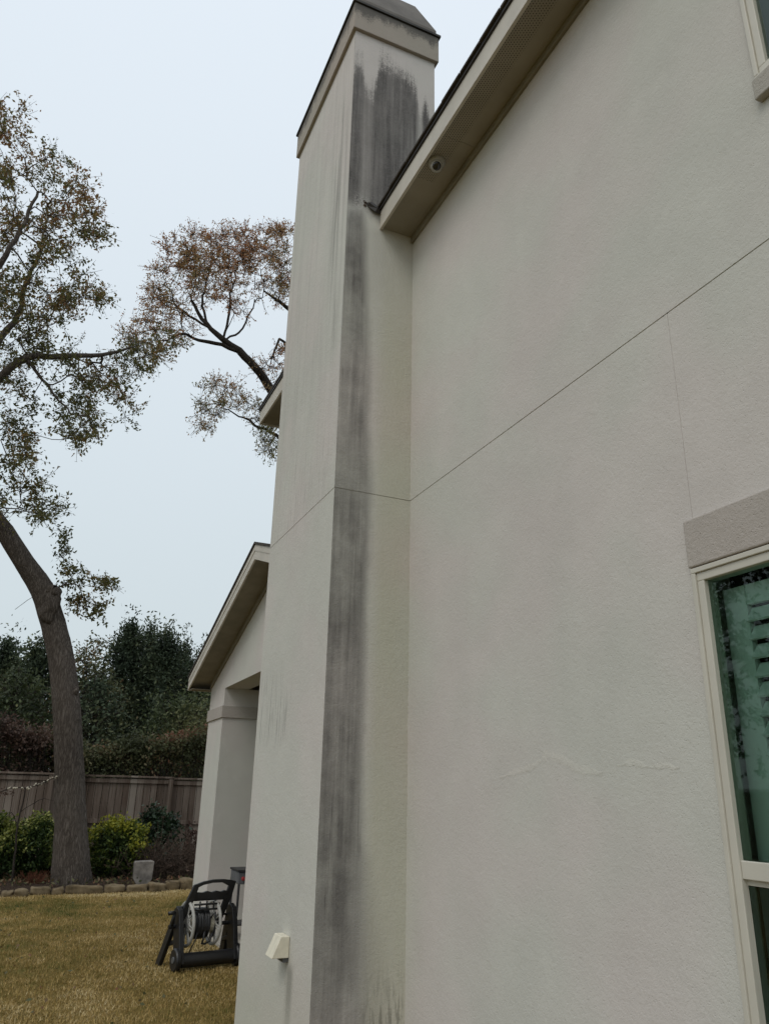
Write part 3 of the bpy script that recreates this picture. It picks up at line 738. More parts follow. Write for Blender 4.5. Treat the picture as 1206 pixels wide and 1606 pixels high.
# ------------------------------------------------------------------ edging stones
def stone(xa, xb, y, h, d, seed, label):
    cx = (xa+xb)/2; m = bmesh.new(); bmesh.ops.create_cube(m, size=1)
    bmesh.ops.subdivide_edges(m, edges=m.edges, cuts=5, use_grid_fill=True)
    L_ = (xb-xa)
    for v in m.verts:
        p = v.co.copy(); q = Vector([math.copysign(abs(2*c)**1.0, c) for c in p])
        rr = (abs(q.x)**6+abs(q.y)**6+abs(q.z)**6)**(1/6); p = p/max(rr, .001)
        n = mnoise.noise(Vector((p.x*2.6+seed*7.3, p.y*2.2, p.z*2.2)))*.34+mnoise.noise(Vector((p.x*7+seed, p.y*6, p.z*6)))*.13
        p = Vector((p.x*(1+n*.25), p.y*(1+n*.6), p.z*(1+n*1.0)))
        p.z += .16*p.x*math.sin(seed*2.3)
        v.co = Vector((p.x*L_, p.y*d, p.z*h+h*.42))
    me = bpy.data.meshes.new('edging_stone'); m.to_mesh(me); m.free(); me.materials.append(M_STONE)
    me.polygons.foreach_set('use_smooth', [True]*len(me.polygons))
    o = bpy.data.objects.new('edging_stone', me); C.objects.link(o); o.location = (cx, y, 0); o.rotation_euler = (0, 0, math.sin(seed*5)*.08)
    return tag(o, label, 'stone', 'stones edging the flower bed')
def sx(px): return at(px, 1405, 14.35)[0]
stone(-1.05, sx(-2)-.0, 14.28, .13, .24, 1, 'edging stone cut off by the left side of the photo')
stone(-1.9, -1.09, 14.22, .14, .24, 2, 'edging stone outside the photo, left of the cut off stone')
defs = [(0, 21, .10, 14.25, 'low flat edging stone at far left end of the row'), (21, 44, .14, 14.22, 'second edging stone from the left, rounded and low'),
        (46, 79, .15, 14.32, 'long pale edging stone left of the tree trunk'), (80, 99, .13, 14.34, 'short edging stone in front of the tree trunk'),
        (101, 161, .165, 14.34, 'longest edging stone in front of the yellow green shrub'), (162, 196, .15, 14.38, 'edging stone just left of the grey block'),
        (197, 230, .15, 14.38, 'edging stone directly below the grey block'), (231, 259, .17, 14.42, 'tilted edging stone right of the grey block'),
        (260, 283, .19, 14.5, 'tall edging stone beside the hose reel handle'), (282, 306, .23, 14.62, 'tallest edging stone against the stucco pier')]
for i, (a0, a1, h, yy, lb) in enumerate(defs): stone(sx(a0)+.005, sx(a1)-.005, yy+.03*math.sin(i*4.1), h*.78, .22+.04*math.sin(i*3), i+3.3, lb)

# ------------------------------------------------------------------ foliage tools
def leaves(P, size, asp=.45, up=.35, tint=None, spread=1.0):
    """rhombus leaf quads at points P with random attitude"""
    n = len(P); d = rng.normal(size=(n, 3)); d[:, 2] -= up; d /= np.linalg.norm(d, axis=1, keepdims=True)
    r_ = rng.normal(size=(n, 3)); s_ = np.cross(d, r_); s_ /= np.linalg.norm(s_, axis=1, keepdims=True)
    Ls = size*rng.uniform(.6, 1.3, (n, 1)); Ws = Ls*asp
    V = np.stack([P, P+d*Ls*.45+s_*Ws*.5, P+d*Ls, P+d*Ls*.45-s_*Ws*.5], 1).reshape(-1, 3)
    F = np.arange(n*4).reshape(-1, 4); return V, F
class Skel:
    def __init__(s): s.p = []; s.par = []; s.r = []
    def path(s, pts, rad, parent=-1, step=.25, jit=.02):
        """explicit limb; returns index of the last node"""
        pts = [np.array(q, float) for q in pts]
        if parent < 0: s.p.append(pts[0]); s.par.append(-1); s.r.append(rad[0]); last = len(s.p)-1
        else: last = parent; pts = [s.p[parent]]+pts; rad = [rad[0]]+list(rad)
        # Catmull-Rom for a natural line
        n = len(pts)
        for i in range(n-1):
            p0 = pts[max(0, i-1)]; p1 = pts[i]; p2 = pts[i+1]; p3 = pts[min(n-1, i+2)]
            k = max(1, int(np.linalg.norm(p2-p1)/step))
            for j in range(1, k+1):
                t = j/k; q = .5*((2*p1)+(p2-p0)*t+(2*p0-5*p1+4*p2-p3)*t*t+(3*p1-p0-3*p2+p3)*t**3)
                q = q+rng.normal(size=3)*jit*(rad[i] if False else 1)
                s.p.append(q); s.par.append(last); s.r.append(rad[i]+(rad[i+1]-rad[i])*t); last = len(s.p)-1
        return last
    def attract(s, A, tip=.006, wig=.10, back=.35, expo=2.35):
        A = np.array(A); P = np.array(s.p); N = len(A); base = P[0]
        nfix = len(s.p); 
        order = np.argsort([np.min(np.linalg.norm(P-a_, axis=1)) for a_ in A])
        tips = []
        hd = list(np.linalg.norm(P-base, axis=1))
        for i in order:
            a_ = A[i]; P = np.array(s.p); d = np.linalg.norm(P-a_, axis=1)
            cost = d+.10*np.abs(np.array(s.r) > .2)*2
            # prefer joints that let the twig run outward, away from the foot of the tree
            b_ = int(np.argmin(cost))
            q = b_
            for _ in range(int(d[b_]*back/.2)):       # slide back along the parent so the branch leaves at a slant
                if s.par[q] >= 0: q = s.par[q]
            p0 = np.array(s.p[q]); L_ = np.linalg.norm(a_-p0); k = max(2, int(L_/.16))
            if L_ < .08: tips.append(b_); continue
            pd = (p0-np.array(s.p[s.par[q]])) if s.par[q] >= 0 else a_-p0
            pd = pd/(np.linalg.norm(pd)+1e-6); c1 = p0+pd*L_*.30+np.array([0, 0, .05*L_]); last = q
            off = rng.normal(size=3)*wig*L_*.35; ph = rng.uniform(0, 6)
            for j in range(1, k+1):
                t = j/k; x = (1-t)**2*p0+2*t*(1-t)*(c1+off)+t*t*a_+rng.normal(size=3)*.018*(1 if j < k else 0)
                s.p.append(x); s.par.append(last); s.r.append(0); last = len(s.p)-1
            tips.append(last)
        # pipe model radii for the grown part
        acc = np.zeros(len(s.p)); 
        for i in range(len(s.p)-1, 0, -1):
            if acc[i] == 0: acc[i] = tip**expo
            pr_ = s.par[i]
            if pr_ >= 0: acc[pr_] += acc[i]
        for i in range(nfix, len(s.p)): s.r[i] = min(acc[i]**(1/expo), .9*(s.r[s.par[i]] or 9))
        return tips
    def mesh(s, keep=lambda r: True, n=6):
        P = np.array(s.p); par = np.array(s.par); r_ = np.array(s.r); E_ = [i for i in range(len(P)) if par[i] >= 0 and keep(r_[i])]
        E_ = np.array(E_); a_ = P[par[E_]]; b_ = P[E_]; ra = np.minimum(r_[par[E_]], r_[E_]*1.35); rb = r_[E_]
        t = b_-a_; t /= np.linalg.norm(t, axis=1, keepdims=True)+1e-9
        ref = np.tile(np.array([.31, .87, .17]), (len(E_), 1)); u = np.cross(t, ref); u /= np.linalg.norm(u, axis=1, keepdims=True); q = np.cross(t, u)
        V = []
        for c_, rr in ((a_, ra), (b_+t*rb[:, None]*.25, rb)):
            for j in range(n):
                an = 2*math.pi*j/n; V.append(c_+(u*math.cos(an)+q*math.sin(an))*rr[:, None])
        V = np.stack(V, 1).reshape(-1, 3); m_ = len(E_); o = (np.arange(m_)*2*n)[:, None]
        F = np.concatenate([o+np.array([[j, (j+1) % n, n+(j+1) % n, n+j]]) for j in range(n)], 0)
        return V, F
def in_blob(b, n, Yr):
    """attractor points in a photo ellipse, spread in real depth"""
    cx, cy, rx, ry = b[:4]; o = []
    while len(o) < n:
        x, y = rng.uniform(-1, 1, 2)
        if x*x+y*y > 1: continue
        o.append(at(cx+x*rx, cy+y*ry, rng.uniform(*Yr)))
    return o
def sprays(tips, nt, nl, lt, size, skel, droop=.1):
    """twigs with leaves around each tip; returns twig tubes (thin) and leaf points"""
    LP = []; TW = []
    for t_ in tips:
        p = np.array(skel.p[t_]); pa = skel.par[t_]; dirn = p-np.array(skel.p[pa]) if pa >= 0 else np.array([0, 0, 1.])
        dirn = dirn/(np.linalg.norm(dirn)+1e-9)
        for k in range(rng.poisson(nt)):
            d = dirn*.6+rng.normal(size=3)*.75; d[2] += .15-droop; d /= np.linalg.norm(d); L_ = lt*rng.uniform(.5, 1.2)
            q = p+d*L_+rng.normal(size=3)*.03; mid = p+d*L_*.5+rng.normal(size=3)*.03; TW.append((p, mid, q))
            m_ = rng.poisson(nl)
            tt = rng.uniform(.25, 1.02, m_)[:, None]
            LP.append(p+(q-p)*tt+rng.normal(size=(m_, 3))*.035)
    return np.concatenate(LP), TW
def twig_mesh(TW, r_=.0035):
    A_ = np.array([t[0] for t in TW]+[t[1] for t in TW]); B_ = np.array([t[1] for t in TW]+[t[2] for t in TW])
    t = B_-A_; t /= np.linalg.norm(t, axis=1, keepdims=True)+1e-9; u = np.cross(t, np.array([.3, .8, .2])); u /= np.linalg.norm(u, axis=1, keepdims=True); q = np.cross(t, u)
    V = []; 
    for c_, k in ((A_, 1.0), (B_, .6)):
        for j in range(3): an = 2*math.pi*j/3; V.append(c_+(u*math.cos(an)+q*math.sin(an))*r_*k)
    V = np.stack(V, 1).reshape(-1, 3); o = (np.arange(len(A_))*6)[:, None]
    return V, np.concatenate([o+np.array([[j, (j+1) % 3, 3+(j+1) % 3, 3+j]]) for j in range(3)], 0)
def joinm(*vf):
    Vs, Fs, o = [], [], 0
    for V, F in vf: Vs.append(V); Fs.append(F+o); o += len(V)
    return np.concatenate(Vs), np.concatenate(Fs)
def tcol(P, lo=.0, hi=1., sc=1.2, seed=0):
    n = np.array([mnoise.noise(Vector((p[0]*sc+seed, p[1]*sc, p[2]*sc))) for p in P]); return np.clip((lo+hi)/2+(hi-lo)*(.9*n+rng.normal(size=len(P))*.22), 0, 1)

# ------------------------------------------------------------------ big tree on the left
TY = 15.0
tA = thing('shade_tree', tuple(at(112, 1386, TY)), 'large leaning tree with grey furrowed trunk in the flower bed', 'tree')
k = Skel()
tp = [(112, 1392), (111, 1300), (109, 1200), (104, 1100), (97, 1040), (84, 980), (66, 925), (40, 885), (8, 835), (-30, 780), (-70, 700), (-95, 600)]
tr = [.35, .27, .25, .24, .23, .222, .215, .180, .168, .165, .16, .15]
dY = [0, 0, 0, 0, .05, .1, .1, .05, 0, 0, 0, .1]
e_ = k.path([at(x, y, TY+d) for (x, y), d in zip(tp, dY)], tr, step=.18, jit=.004)
trunk_n = len(k.p)
top_ = k.path([at(-110, 480, TY+.2), at(-100, 360, TY), at(-130, 220, TY+.3)], [.15, .11, .07], parent=e_, step=.2)
mid_ = trunk_n-6
k.path([at(-40, 625, TY-.3), at(0, 592, TY-.5), at(40, 562, TY-.6), at(100, 558, TY-.5), at(160, 556, TY-.4), at(205, 546, TY-.4)], [.085, .075, .065, .055, .04, .02], parent=mid_-2, step=.2, jit=.012)
k.path([at(-30, 570, TY+.3), at(0, 530, TY+.5), at(30, 490, TY+.6), at(42, 440, TY+.7), at(70, 385, TY+.7)], [.08, .065, .055, .04, .025], parent=e_, step=.2, jit=.012)
k.path([at(-50, 470, TY-.4), at(10, 400, TY-.6), at(60, 300, TY-.5)], [.08, .05, .025], parent=e_+2, step=.2, jit=.012)
k.path([at(-200, 520, TY), at(-300, 420, TY+.4)], [.10, .05], parent=e_, step=.25)
k.path([at(60, 585, TY-.6), at(85, 615, TY-.7), at(110, 650, TY-.7)], [.03, .022, .014], parent=int(np.argmin([np.linalg.norm(p-at(40, 562, TY-.6)) for p in k.p])), step=.15)
blobs = [(5, 190, 32, 48, 12), (45, 285, 62, 58, 22), (105, 290, 32, 34, 9), (20, 390, 75, 60, 30), (105, 370, 45, 45, 15), (152, 365, 18, 10, 4), (25, 490, 80, 60, 32), (110, 460, 40, 45, 15),
         (150, 330, 12, 8, 2), (145, 462, 10, 8, 2), (60, 555, 65, 28, 16), (135, 595, 45, 32, 14), (120, 655, 32, 30, 14), (180, 600, 25, 25, 6), (200, 640, 9, 18, 3), (215, 560, 40, 22, 8), (250, 530, 18, 18, 4),
         (10, 640, 45, 50, 13), (20, 735, 45, 45, 12), (70, 795, 40, 24, 7), (30, 690, 30, 30, 6), (0, 800, 30, 30, 5),
         (-120, 250, 80, 120, 26), (-150, 450, 90, 100, 26), (-230, 560, 90, 120, 16), (-90, 640, 60, 80, 12)]
A_ = []
for b_ in blobs: A_ += in_blob(b_, b_[4], (TY-1.3, TY+1.5))
tips = k.attract(A_, tip=.0075, wig=.25)
LPA, TWA = sprays(tips, 9.5, 9.8, .42, .07, k, .12)
# tuft of shoots at the pollard knot
k2 = Skel(); kp = at(95, 925, TY-.15)
kn = k.p[int(np.argmin([np.linalg.norm(p-at(66, 925, TY)) for p in k.p]))]
k2.path([kn, at(86, 925, TY-.1)], [.12, .085], step=.08, jit=.0); s0 = len(k2.p)-1
A2 = []
for b_ in [(115, 905, 18, 22, 6), (150, 905, 30, 12, 6), (175, 905, 12, 12, 3), (135, 945, 30, 16, 7), (150, 965, 12, 12, 2), (100, 870, 6, 20, 4), (102, 850, 5, 14, 2), (120, 940, 16, 12, 3), (30, 955, 10, 5, 1)]:
    A2 += in_blob(b_, b_[4], (TY-.4, TY+.3))
tips2 = k2.attract(A2, tip=.005, wig=.2)
LPB, TWB = sprays(tips2, 5, 8, .22, .06, k2, .2)
V1 = k.mesh(n=10); V2 = k2.mesh(n=8)
kb = MB()
# pollard shoulder and burrs on the trunk, welded into the trunk mesh
for (x, y, r_, dd, ez) in ((79, 950, .165, .03, 1.9), (84, 930, .125, .05, 1.0), (87, 945, .10, .07, 1.7), (117, 1085, .065, .14, 1.4), (120, 1130, .05, .15, 1.5), (92, 1062, .06, .08, 1.2)):
    c_ = at(x, y, TY-dd); NN = 14
    vs = []
    for i in range(NN+1):
        th = math.pi*i/NN
        for j in range(16):
            ph = 2*math.pi*j/16; q = Vector((math.sin(th)*math.cos(ph), math.sin(th)*math.sin(ph), math.cos(th)))
            rr = r_*(1+.35*mnoise.noise(q*1.8+Vector((x, y, 0)))+.18*mnoise.noise(q*5+Vector((y, x, 0))))
            vs.append((c_[0]+q.x*rr, c_[1]+q.y*rr, c_[2]+q.z*rr*ez))
    kb.add(vs, [(i*16+j, i*16+(j+1) % 16, (i+1)*16+(j+1) % 16, (i+1)*16+j) for i in range(NN) for j in range(16)])
kv = np.array(kb.v); ft = [f for f in kb.f if len(f) == 4]
Vt, Ft = joinm(V1, V2, (kv, np.array(ft)))
raw('trunk', Vt, Ft, M_BARK, tA, smooth=True)
LP = np.concatenate([LPA, LPB]); Vl, Fl = leaves(LP, .078, .48)
# higher leaves have turned, lower ones are still olive
tt = tcol(LP, .1, .75, .9, 3); tt = np.clip(tt+np.clip((LP[:, 2]-11)*.05, -.15, .15), 0, 1)
raw('crown', Vl, Fl, M_LOAK, tA, tint=tt)
Vw, Fw = twig_mesh(TWA+TWB, .0042); raw('twigs', Vw, Fw, M_TWIG, tA)

# ------------------------------------------------------------------ second tree, crown above the far roof
SY = 19.0
tB = thing('rust_leaved_tree', (5.6, SY, 0), 'rust brown leaved tree rising behind the chimney and far roof', 'tree')
k = Skel()
bx = np.array([5.6, SY, 0])
e_ = k.path([bx, bx+[0, 0, 2.5], bx+[.05, 0, 5.5], bx+[-.05, .1, 8], at(478, 700, SY)], [.33, .27, .24, .21, .19], step=.3)
f_ = k.path([at(455, 650, SY), at(425, 612, SY-.1), at(402, 578, SY-.2), at(375, 550, SY-.2), at(350, 533, SY-.2), at(330, 515, SY-.1), at(318, 500, SY), at(300, 470, SY)], [.15, .125, .115, .105, .085, .065, .055, .035], parent=e_, step=.18, jit=.014)
i1 = int(np.argmin([np.linalg.norm(p-at(350, 533, SY-.2)) for p in k.p])); i2 = int(np.argmin([np.linalg.norm(p-at(330, 515, SY-.1)) for p in k.p]))
i3 = int(np.argmin([np.linalg.norm(p-at(375, 550, SY-.2)) for p in k.p]))
k.path([at(330, 536, SY-.3), at(312, 535, SY-.3), at(292, 522, SY-.3), at(255, 535, SY-.3)], [.055, .045, .035, .02], parent=i3, step=.16)
k.path([at(358, 500, SY), at(362, 460, SY), at(375, 415, SY)], [.035, .028, .016], parent=i1, step=.16)
k.path([at(375, 520, SY), at(392, 490, SY), at(400, 470, SY)], [.03, .022, .014], parent=i1, step=.16)
k.path([at(318, 480, SY), at(322, 450, SY), at(330, 410, SY)], [.035, .028, .016], parent=i2, step=.16)
k.path([at(290, 490, SY), at(270, 470, SY)], [.035, .02], parent=i2, step=.16)
k.path([at(500, 560, SY+.2), at(470, 500, SY+.1), at(440, 475, SY), at(415, 455, SY)], [.12, .08, .05, .025], parent=e_, step=.2)
k.path([at(445, 535, SY), at(428, 560, SY), at(423, 575, SY)], [.04, .025, .012], parent=e_, step=.2)
k.path([at(440, 690, SY), at(400, 665, SY), at(375, 650, SY), at(350, 640, SY)], [.05, .035, .022, .012], parent=e_-4, step=.16)
k.path([at(540, 600, SY+.3), at(560, 480, SY+.5), at(550, 400, SY+.5)], [.14, .09, .04], parent=e_, step=.25)
blobs = [(325, 400, 85, 38, 46), (300, 440, 70, 40, 34), (255, 480, 45, 35, 16), (350, 385, 60, 25, 18), (372, 450, 45, 55, 14), (430, 395, 28, 38, 18), (436, 440, 24, 36, 16), (440, 365, 20, 10, 5), (395, 400, 20, 25, 7),
         (235, 535, 42, 32, 15), (290, 515, 30, 20, 6), (205, 520, 15, 15, 3), (415, 555, 28, 28, 6), (425, 590, 15, 20, 3), (345, 620, 38, 25, 9), (325, 655, 22, 18, 6), (370, 640, 40, 22, 8), (425, 690, 14, 26, 9), (415, 660, 20, 10, 4),
         (530, 380, 50, 60, 14), (560, 480, 50, 60, 12)]
A_ = []
for b_ in blobs: A_ += in_blob(b_, int(b_[4]*1.6), (SY-1.6, SY+1.6))
tips = k.attract(A_, tip=.0078, wig=.3)
LP, TW = sprays(tips, 7.5, 8.5, .42, .07, k, -.12)
Vt, Ft = k.mesh(n=8); raw('trunk', Vt, Ft, M_TWIG, tB, smooth=True)
Vl, Fl = leaves(LP, .066, .5, up=.0)
tt = tcol(LP, .2, .95, .7, 9); tt = np.clip(tt+np.clip((LP[:, 2]-13)*.14, -.5, .12), 0, 1)
raw('crown', Vl, Fl, M_LRUST, tB, tint=tt)
Vw, Fw = twig_mesh(TW, .0065); raw('twigs', Vw, Fw, M_TWIG, tB)

# ------------------------------------------------------------------ a tree out of the photo on the left; the window glass mirrors it
tC = thing('garden_tree', (-10.5, 15.5, 0), 'olive leaved tree standing outside the photo on the left', 'tree')
k = Skel(); bx = np.array([-10.5, 15.5, 0])
e_ = k.path([bx, bx+[.1, 0, 2.2], bx+[-.1, .1, 4.2], bx+[.2, 0, 6.5], bx+[.3, 0, 8.5]], [.25, .2, .16, .1, .05], step=.3)
A_ = [bx+np.array([0, 0, 6.0])+(lambda q: q/np.linalg.norm(q)*rng.random()**.4)(rng.normal(size=3))*np.array([4.4, 3.0, 4.2]) for _ in range(270)]
tips = k.attract(A_, tip=.009, wig=.3); LP, TW = sprays(tips, 7, 9, .5, .07, k, 0)
Vt, Ft = k.mesh(n=6); raw('trunk', Vt, Ft, M_BARK, tC, smooth=True)
Vl, Fl = leaves(LP, .17, .5); raw('crown', Vl, Fl, M_LMID, tC, tint=tcol(LP, 0, .8, .9, 5))

# ------------------------------------------------------------------ evergreens and shrubs beyond the fence
def clumped(n, c, rad, ncl, cs, shape='ell', rag=.25, seed=0):
    """points in leaf clumps over a volume: c centre of base, rad (rx, ry, h)"""
    out_ = []
    for i in range(ncl):
        h = rng.uniform(0, 1)**.85; an = rng.uniform(0, 2*math.pi)
        if shape == 'cone': rr = (1-h)**.72*(.25+.75*rng.random())*1.12
        else: rr = math.sqrt(max(0, 1-(2*h-1)**2))*rng.random()**.35
        lump = 1+rag*mnoise.noise(Vector((math.cos(an)*1.7+seed, math.sin(an)*1.7, h*5)))*1.6
        cc = np.array([c[0]+rad[0]*rr*lump*math.cos(an), c[1]+rad[1]*rr*lump*math.sin(an), c[2]+rad[2]*h*(1+.06*rng.normal())])
        sc_ = cs*rng.uniform(.6, 1.3); k_ = max(3, int(n/ncl))
        out_.append(cc+rng.normal(size=(k_, 3))*sc_*np.array([.5, .5, .42]))
    return np.concatenate(out_)
def tree_far(px, py, Y, wx, mat, label, n=5200, shape='cone', name='evergreen_tree', grp='dark trees beyond the fence', size=.135, lo=0, hi=.9, sd=1, base=.4):
    top = at(px, py+(14 if shape == 'cone' else 4), Y); x0 = top[0]; h = top[2]
    t = thing(name, (x0, Y, 0), label, 'tree', grp)
    kk = Skel(); kk.path([(x0, Y, 0), (x0+.05, Y, h*.45), (x0, Y, h*.93)], [.16, .10, .02], step=.5, jit=.03)
    P = clumped(n, (x0, Y, base), (wx, wx, h-base), int(n/26), .34 if shape == 'cone' else .40, shape, .5, sd)
    lead = [np.array([x0+ox, Y+oy, h-oz])+rng.normal(size=(150, 3))*np.array([.10, .10, .25]) for ox, oy, oz in ((0, 0, .1), (wx*.35, .1, .75), (-wx*.38, -.1, .85), (wx*.18, -.3, .4), (-wx*.2, .3, .55), (wx*.55, 0, 1.2), (-wx*.55, 0, 1.3))] if shape == 'cone' else [np.array([x0, Y, h-.1])+rng.normal(size=(60, 3))*np.array([.2, .2, .15])]
    P = np.concatenate([P]+lead)
    sel = rng.integers(0, len(P), 260); TW = []
    for q in P[sel]:
        b0 = np.array([x0, Y, max(.3, q[2]-.5*abs(q[0]-x0)-.2)]); TW.append((b0, (b0+q)/2+rng.normal(size=3)*.05, q))
    V_, F_ = joinm(kk.mesh(n=6), twig_mesh(TW, .012)); raw('trunk', V_, F_, M_TWIG, t)
    V_, F_ = leaves(P, size, .42 if shape == 'cone' else .5, up=-.7 if shape == 'cone' else .2); raw('crown', V_, F_, mat, t, tint=tcol(P, lo, hi, .8, sd)); return t
far = [(-60, 1010, 29, 1.5, 'dark evergreen at the left edge, mostly outside the photo'), (12, 1008, 30, 1.5, 'leftmost dark evergreen visible above the fence'),
       (58, 1012, 27.5, 1.3, 'dark evergreen just left of the big trunk'), (205, 974, 29, 1.3, 'tallest dark evergreen, pointed, in the middle of the row'),
       (236, 985, 31, 1.2, 'narrow dark evergreen right of the tallest one'), (262, 992, 28.5, 1.25, 'dark evergreen with a feathery top behind the shrubs'),
       (288, 1012, 31, 1.2, 'dark evergreen just left of the porch eave'), (322, 1018, 29, 1.4, 'rightmost dark evergreen, half behind the porch eave'),
       (362, 1030, 30, 1.4, 'dark evergreen hidden behind the porch roof'), (-130, 1020, 30, 1.6, 'dark evergreen outside the photo on the left')]
for i, (px, py, Y, wx, lb) in enumerate(far): tree_far(px, py, Y, wx, M_LDRK, lb, sd=i*3.1, n=15000)
tree_far(30, 1062, 25, 1.5, M_LMID, 'dull olive bushy tree low at the left edge beyond the fence', 5200, 'ell', 'bushy_tree', size=.13, lo=0, hi=.7, sd=31, grp='olive trees beyond the fence')
tree_far(140, 1018, 27, 1.15, M_LVIN, 'brownish olive tree behind the right side of the big trunk', 5200, 'ell', 'bushy_tree', size=.12, lo=.1, hi=.85, sd=35, grp='olive trees beyond the fence')
tree_far(158, 1075, 25, 1.0, M_LDRK, 'short dark tree behind the yellow green shrub', 4200, 'ell', 'bushy_tree', size=.13, lo=.2, hi=.9, sd=38, grp='olive trees beyond the fence')
tree_far(290, 1098, 21.5, 1.35, M_LMID, 'light olive willowy tree next to the porch pier', 8500, 'ell', 'bushy_tree', size=.11, lo=.15, hi=.9, sd=41, grp='olive trees beyond the fence')
tree_far(345, 1080, 23, 1.4, M_LMID, 'olive tree hidden behind the porch', 3500, 'ell', 'bushy_tree', size=.12, lo=.1, hi=.8, sd=43, grp='olive trees beyond the fence')
# far wood that reads as one mass
P = []
for i in range(60):
    x = -26+i*.75; P.append(clumped(900, (x, 36+rng.uniform(-1, 1), 0), (1.6, 1.2, rng.uniform(5.2, 6.6)), 30, .6, 'ell', .4, i))
P = np.concatenate(P); V_, F_ = leaves(P, .34, .5); tag(raw('far_woods', V_, F_, M_LDRK, tint=tcol(P, 0, .7, .5, 4)), 'dark wood filling the gaps behind the evergreens', 'woods', kind='stuff')
# vines tumbling over the fence
def vine(px0, px1, ytop, label, mat, Y=18.75, n=9000, sd=0, lo=0, hi=1):
    xa, xb = at(px0, 1200, Y)[0], at(px1, 1200, Y)[0]; P = []
    for i in range(int(n/30)):
        x = rng.uniform(xa, xb); f = (x-xa)/(xb-xa)
        zt = at(0, 0, 1)[2]*0+at(px0+(px1-px0)*f, ytop(f), Y)[2]+.16*mnoise.noise(Vector((x*2.1, sd, 0)))
        z = rng.uniform(.9, 1)*zt if rng.random() < .45 else rng.uniform(.7, zt)
        P.append(np.array([x, Y+rng.uniform(-.55, .5)*(1-.4*(z/zt)), z])+rng.normal(size=(30, 3))*np.array([.15, .12, .10]))
    P = np.concatenate(P); P = P[P[:, 1] > 18.07]
    V_, F_ = leaves(P, .075, .6, up=.5); t = thing('vine_thicket', ((xa+xb)/2, Y, 0), label, 'vine', 'thickets along the back of the fence')
    raw('foliage', V_, F_, mat, t, tint=tcol(P, lo, hi, 1.6, sd))
    TW = []
    for i in range(240):
        x = rng.uniform(xa, xb); b0 = np.array([x+rng.normal()*.3, Y, .1]); q = P[rng.integers(0, len(P))]; b0[0] = q[0]+rng.normal()*.4; TW.append((b0, (b0+q)/2+rng.normal(size=3)*.12, q))
    V_, F_ = twig_mesh(TW, .007); raw('stems', V_, F_, M_TWIG, t)
vine(-120, 72, lambda f: 1140+12*math.sin(f*9), 'dull red and purple vine thicket over the fence, left of the trunk', M_LRED, n=9500, sd=1, lo=0, hi=.9)
vine(20, 118, lambda f: 1150+16*f, 'brown green vine thicket right behind the big trunk', M_LVIN, Y=19.2, n=8000, sd=2, lo=0, hi=.85)
vine(118, 235, lambda f: 1172+8*math.sin(f*6), 'low brown green vines over the fence above the yellow green shrub', M_LVIN, n=9500, sd=5, lo=0, hi=.7)
vine(225, 345, lambda f: 1170-30*f, 'olive vines with yellow leaves over the fence beside the pier', M_LVIN, n=9500, sd=8, lo=.05, hi=.9)

# ------------------------------------------------------------------ shrubs in the bed
def shrub(px, pxw, ptop, Y, mat, label, n, size, lo=0, hi=1, sd=0, shape='ell', stems=26, asp=.55, z0=.08, cat='shrub', name='shrub', cs=.10, bright_top=0):
    c = at(px, ptop, Y); h = c[2]-z0; wx = abs(at(px+pxw, ptop+40, Y)[0]-at(px, ptop+40, Y)[0])
    t = thing(name, (c[0], Y, z0), label, cat)
    P = clumped(n, (c[0], Y, z0+.02*h), (wx, wx*.8, h), int(n/22), cs, shape, .35, sd)
    P = P[P[:, 2] > z0+.01]
    V_, F_ = leaves(P, size, asp, up=-.1); tt = tcol(P, lo, hi, 2.4, sd)
    if bright_top:       # outer and upper leaves are paler and yellower
        rr = np.sqrt(((P[:, 0]-c[0])/wx)**2+((P[:, 1]-Y)/wx)**2+((P[:, 2]-z0-h*.45)/(h*.55))**2)
        tt = np.clip(tt*.55+bright_top*np.clip((rr-.72)*1.6, 0, .6)*np.clip((P[:, 2]-z0)/h*1.4, 0, 1)*rng.uniform(.2, 1.3, len(P)), 0, 1)
    raw('foliage', V_, F_, mat, t, tint=tt)
    TW = []
    for i in range(stems):
        b0 = np.array([c[0]+rng.normal()*wx*.18, Y+rng.normal()*wx*.15, z0]); q = P[rng.integers(0, len(P))]; TW.append((b0, (b0+q)/2+rng.normal(size=3)*.04, q))
    V_, F_ = twig_mesh(TW, .009); raw('stems', V_, F_, M_TWIG, t); return t
shrub(186, 50, 1291, 15.7, M_LYEL, 'rounded yellow green shrub just right of the big trunk', 9500, .062, 0, 1, 3, bright_top=1.3, stems=50)
shrub(66, 40, 1288, 15.9, M_LVAR, 'bright topped green shrub just left of the big trunk', 8000, .06, 0, .95, 7, bright_top=1.3)
shrub(6, 42, 1290, 15.8, M_LVAR, 'green shrub cut by the left edge of the photo', 7000, .06, 0, .9, 11, bright_top=1.0)
shrub(250, 31, 1274, 16.4, M_LCAM, 'loose dark leaved shrub right of the yellow green one', 2600, .085, 0, 1, 15, stems=60, cs=.13)
shrub(218, 16, 1320, 16.0, M_LCAM, 'small dark shrub between the yellow green shrub and the fence', 1300, .07, 0, .8, 17, stems=30, cs=.1)
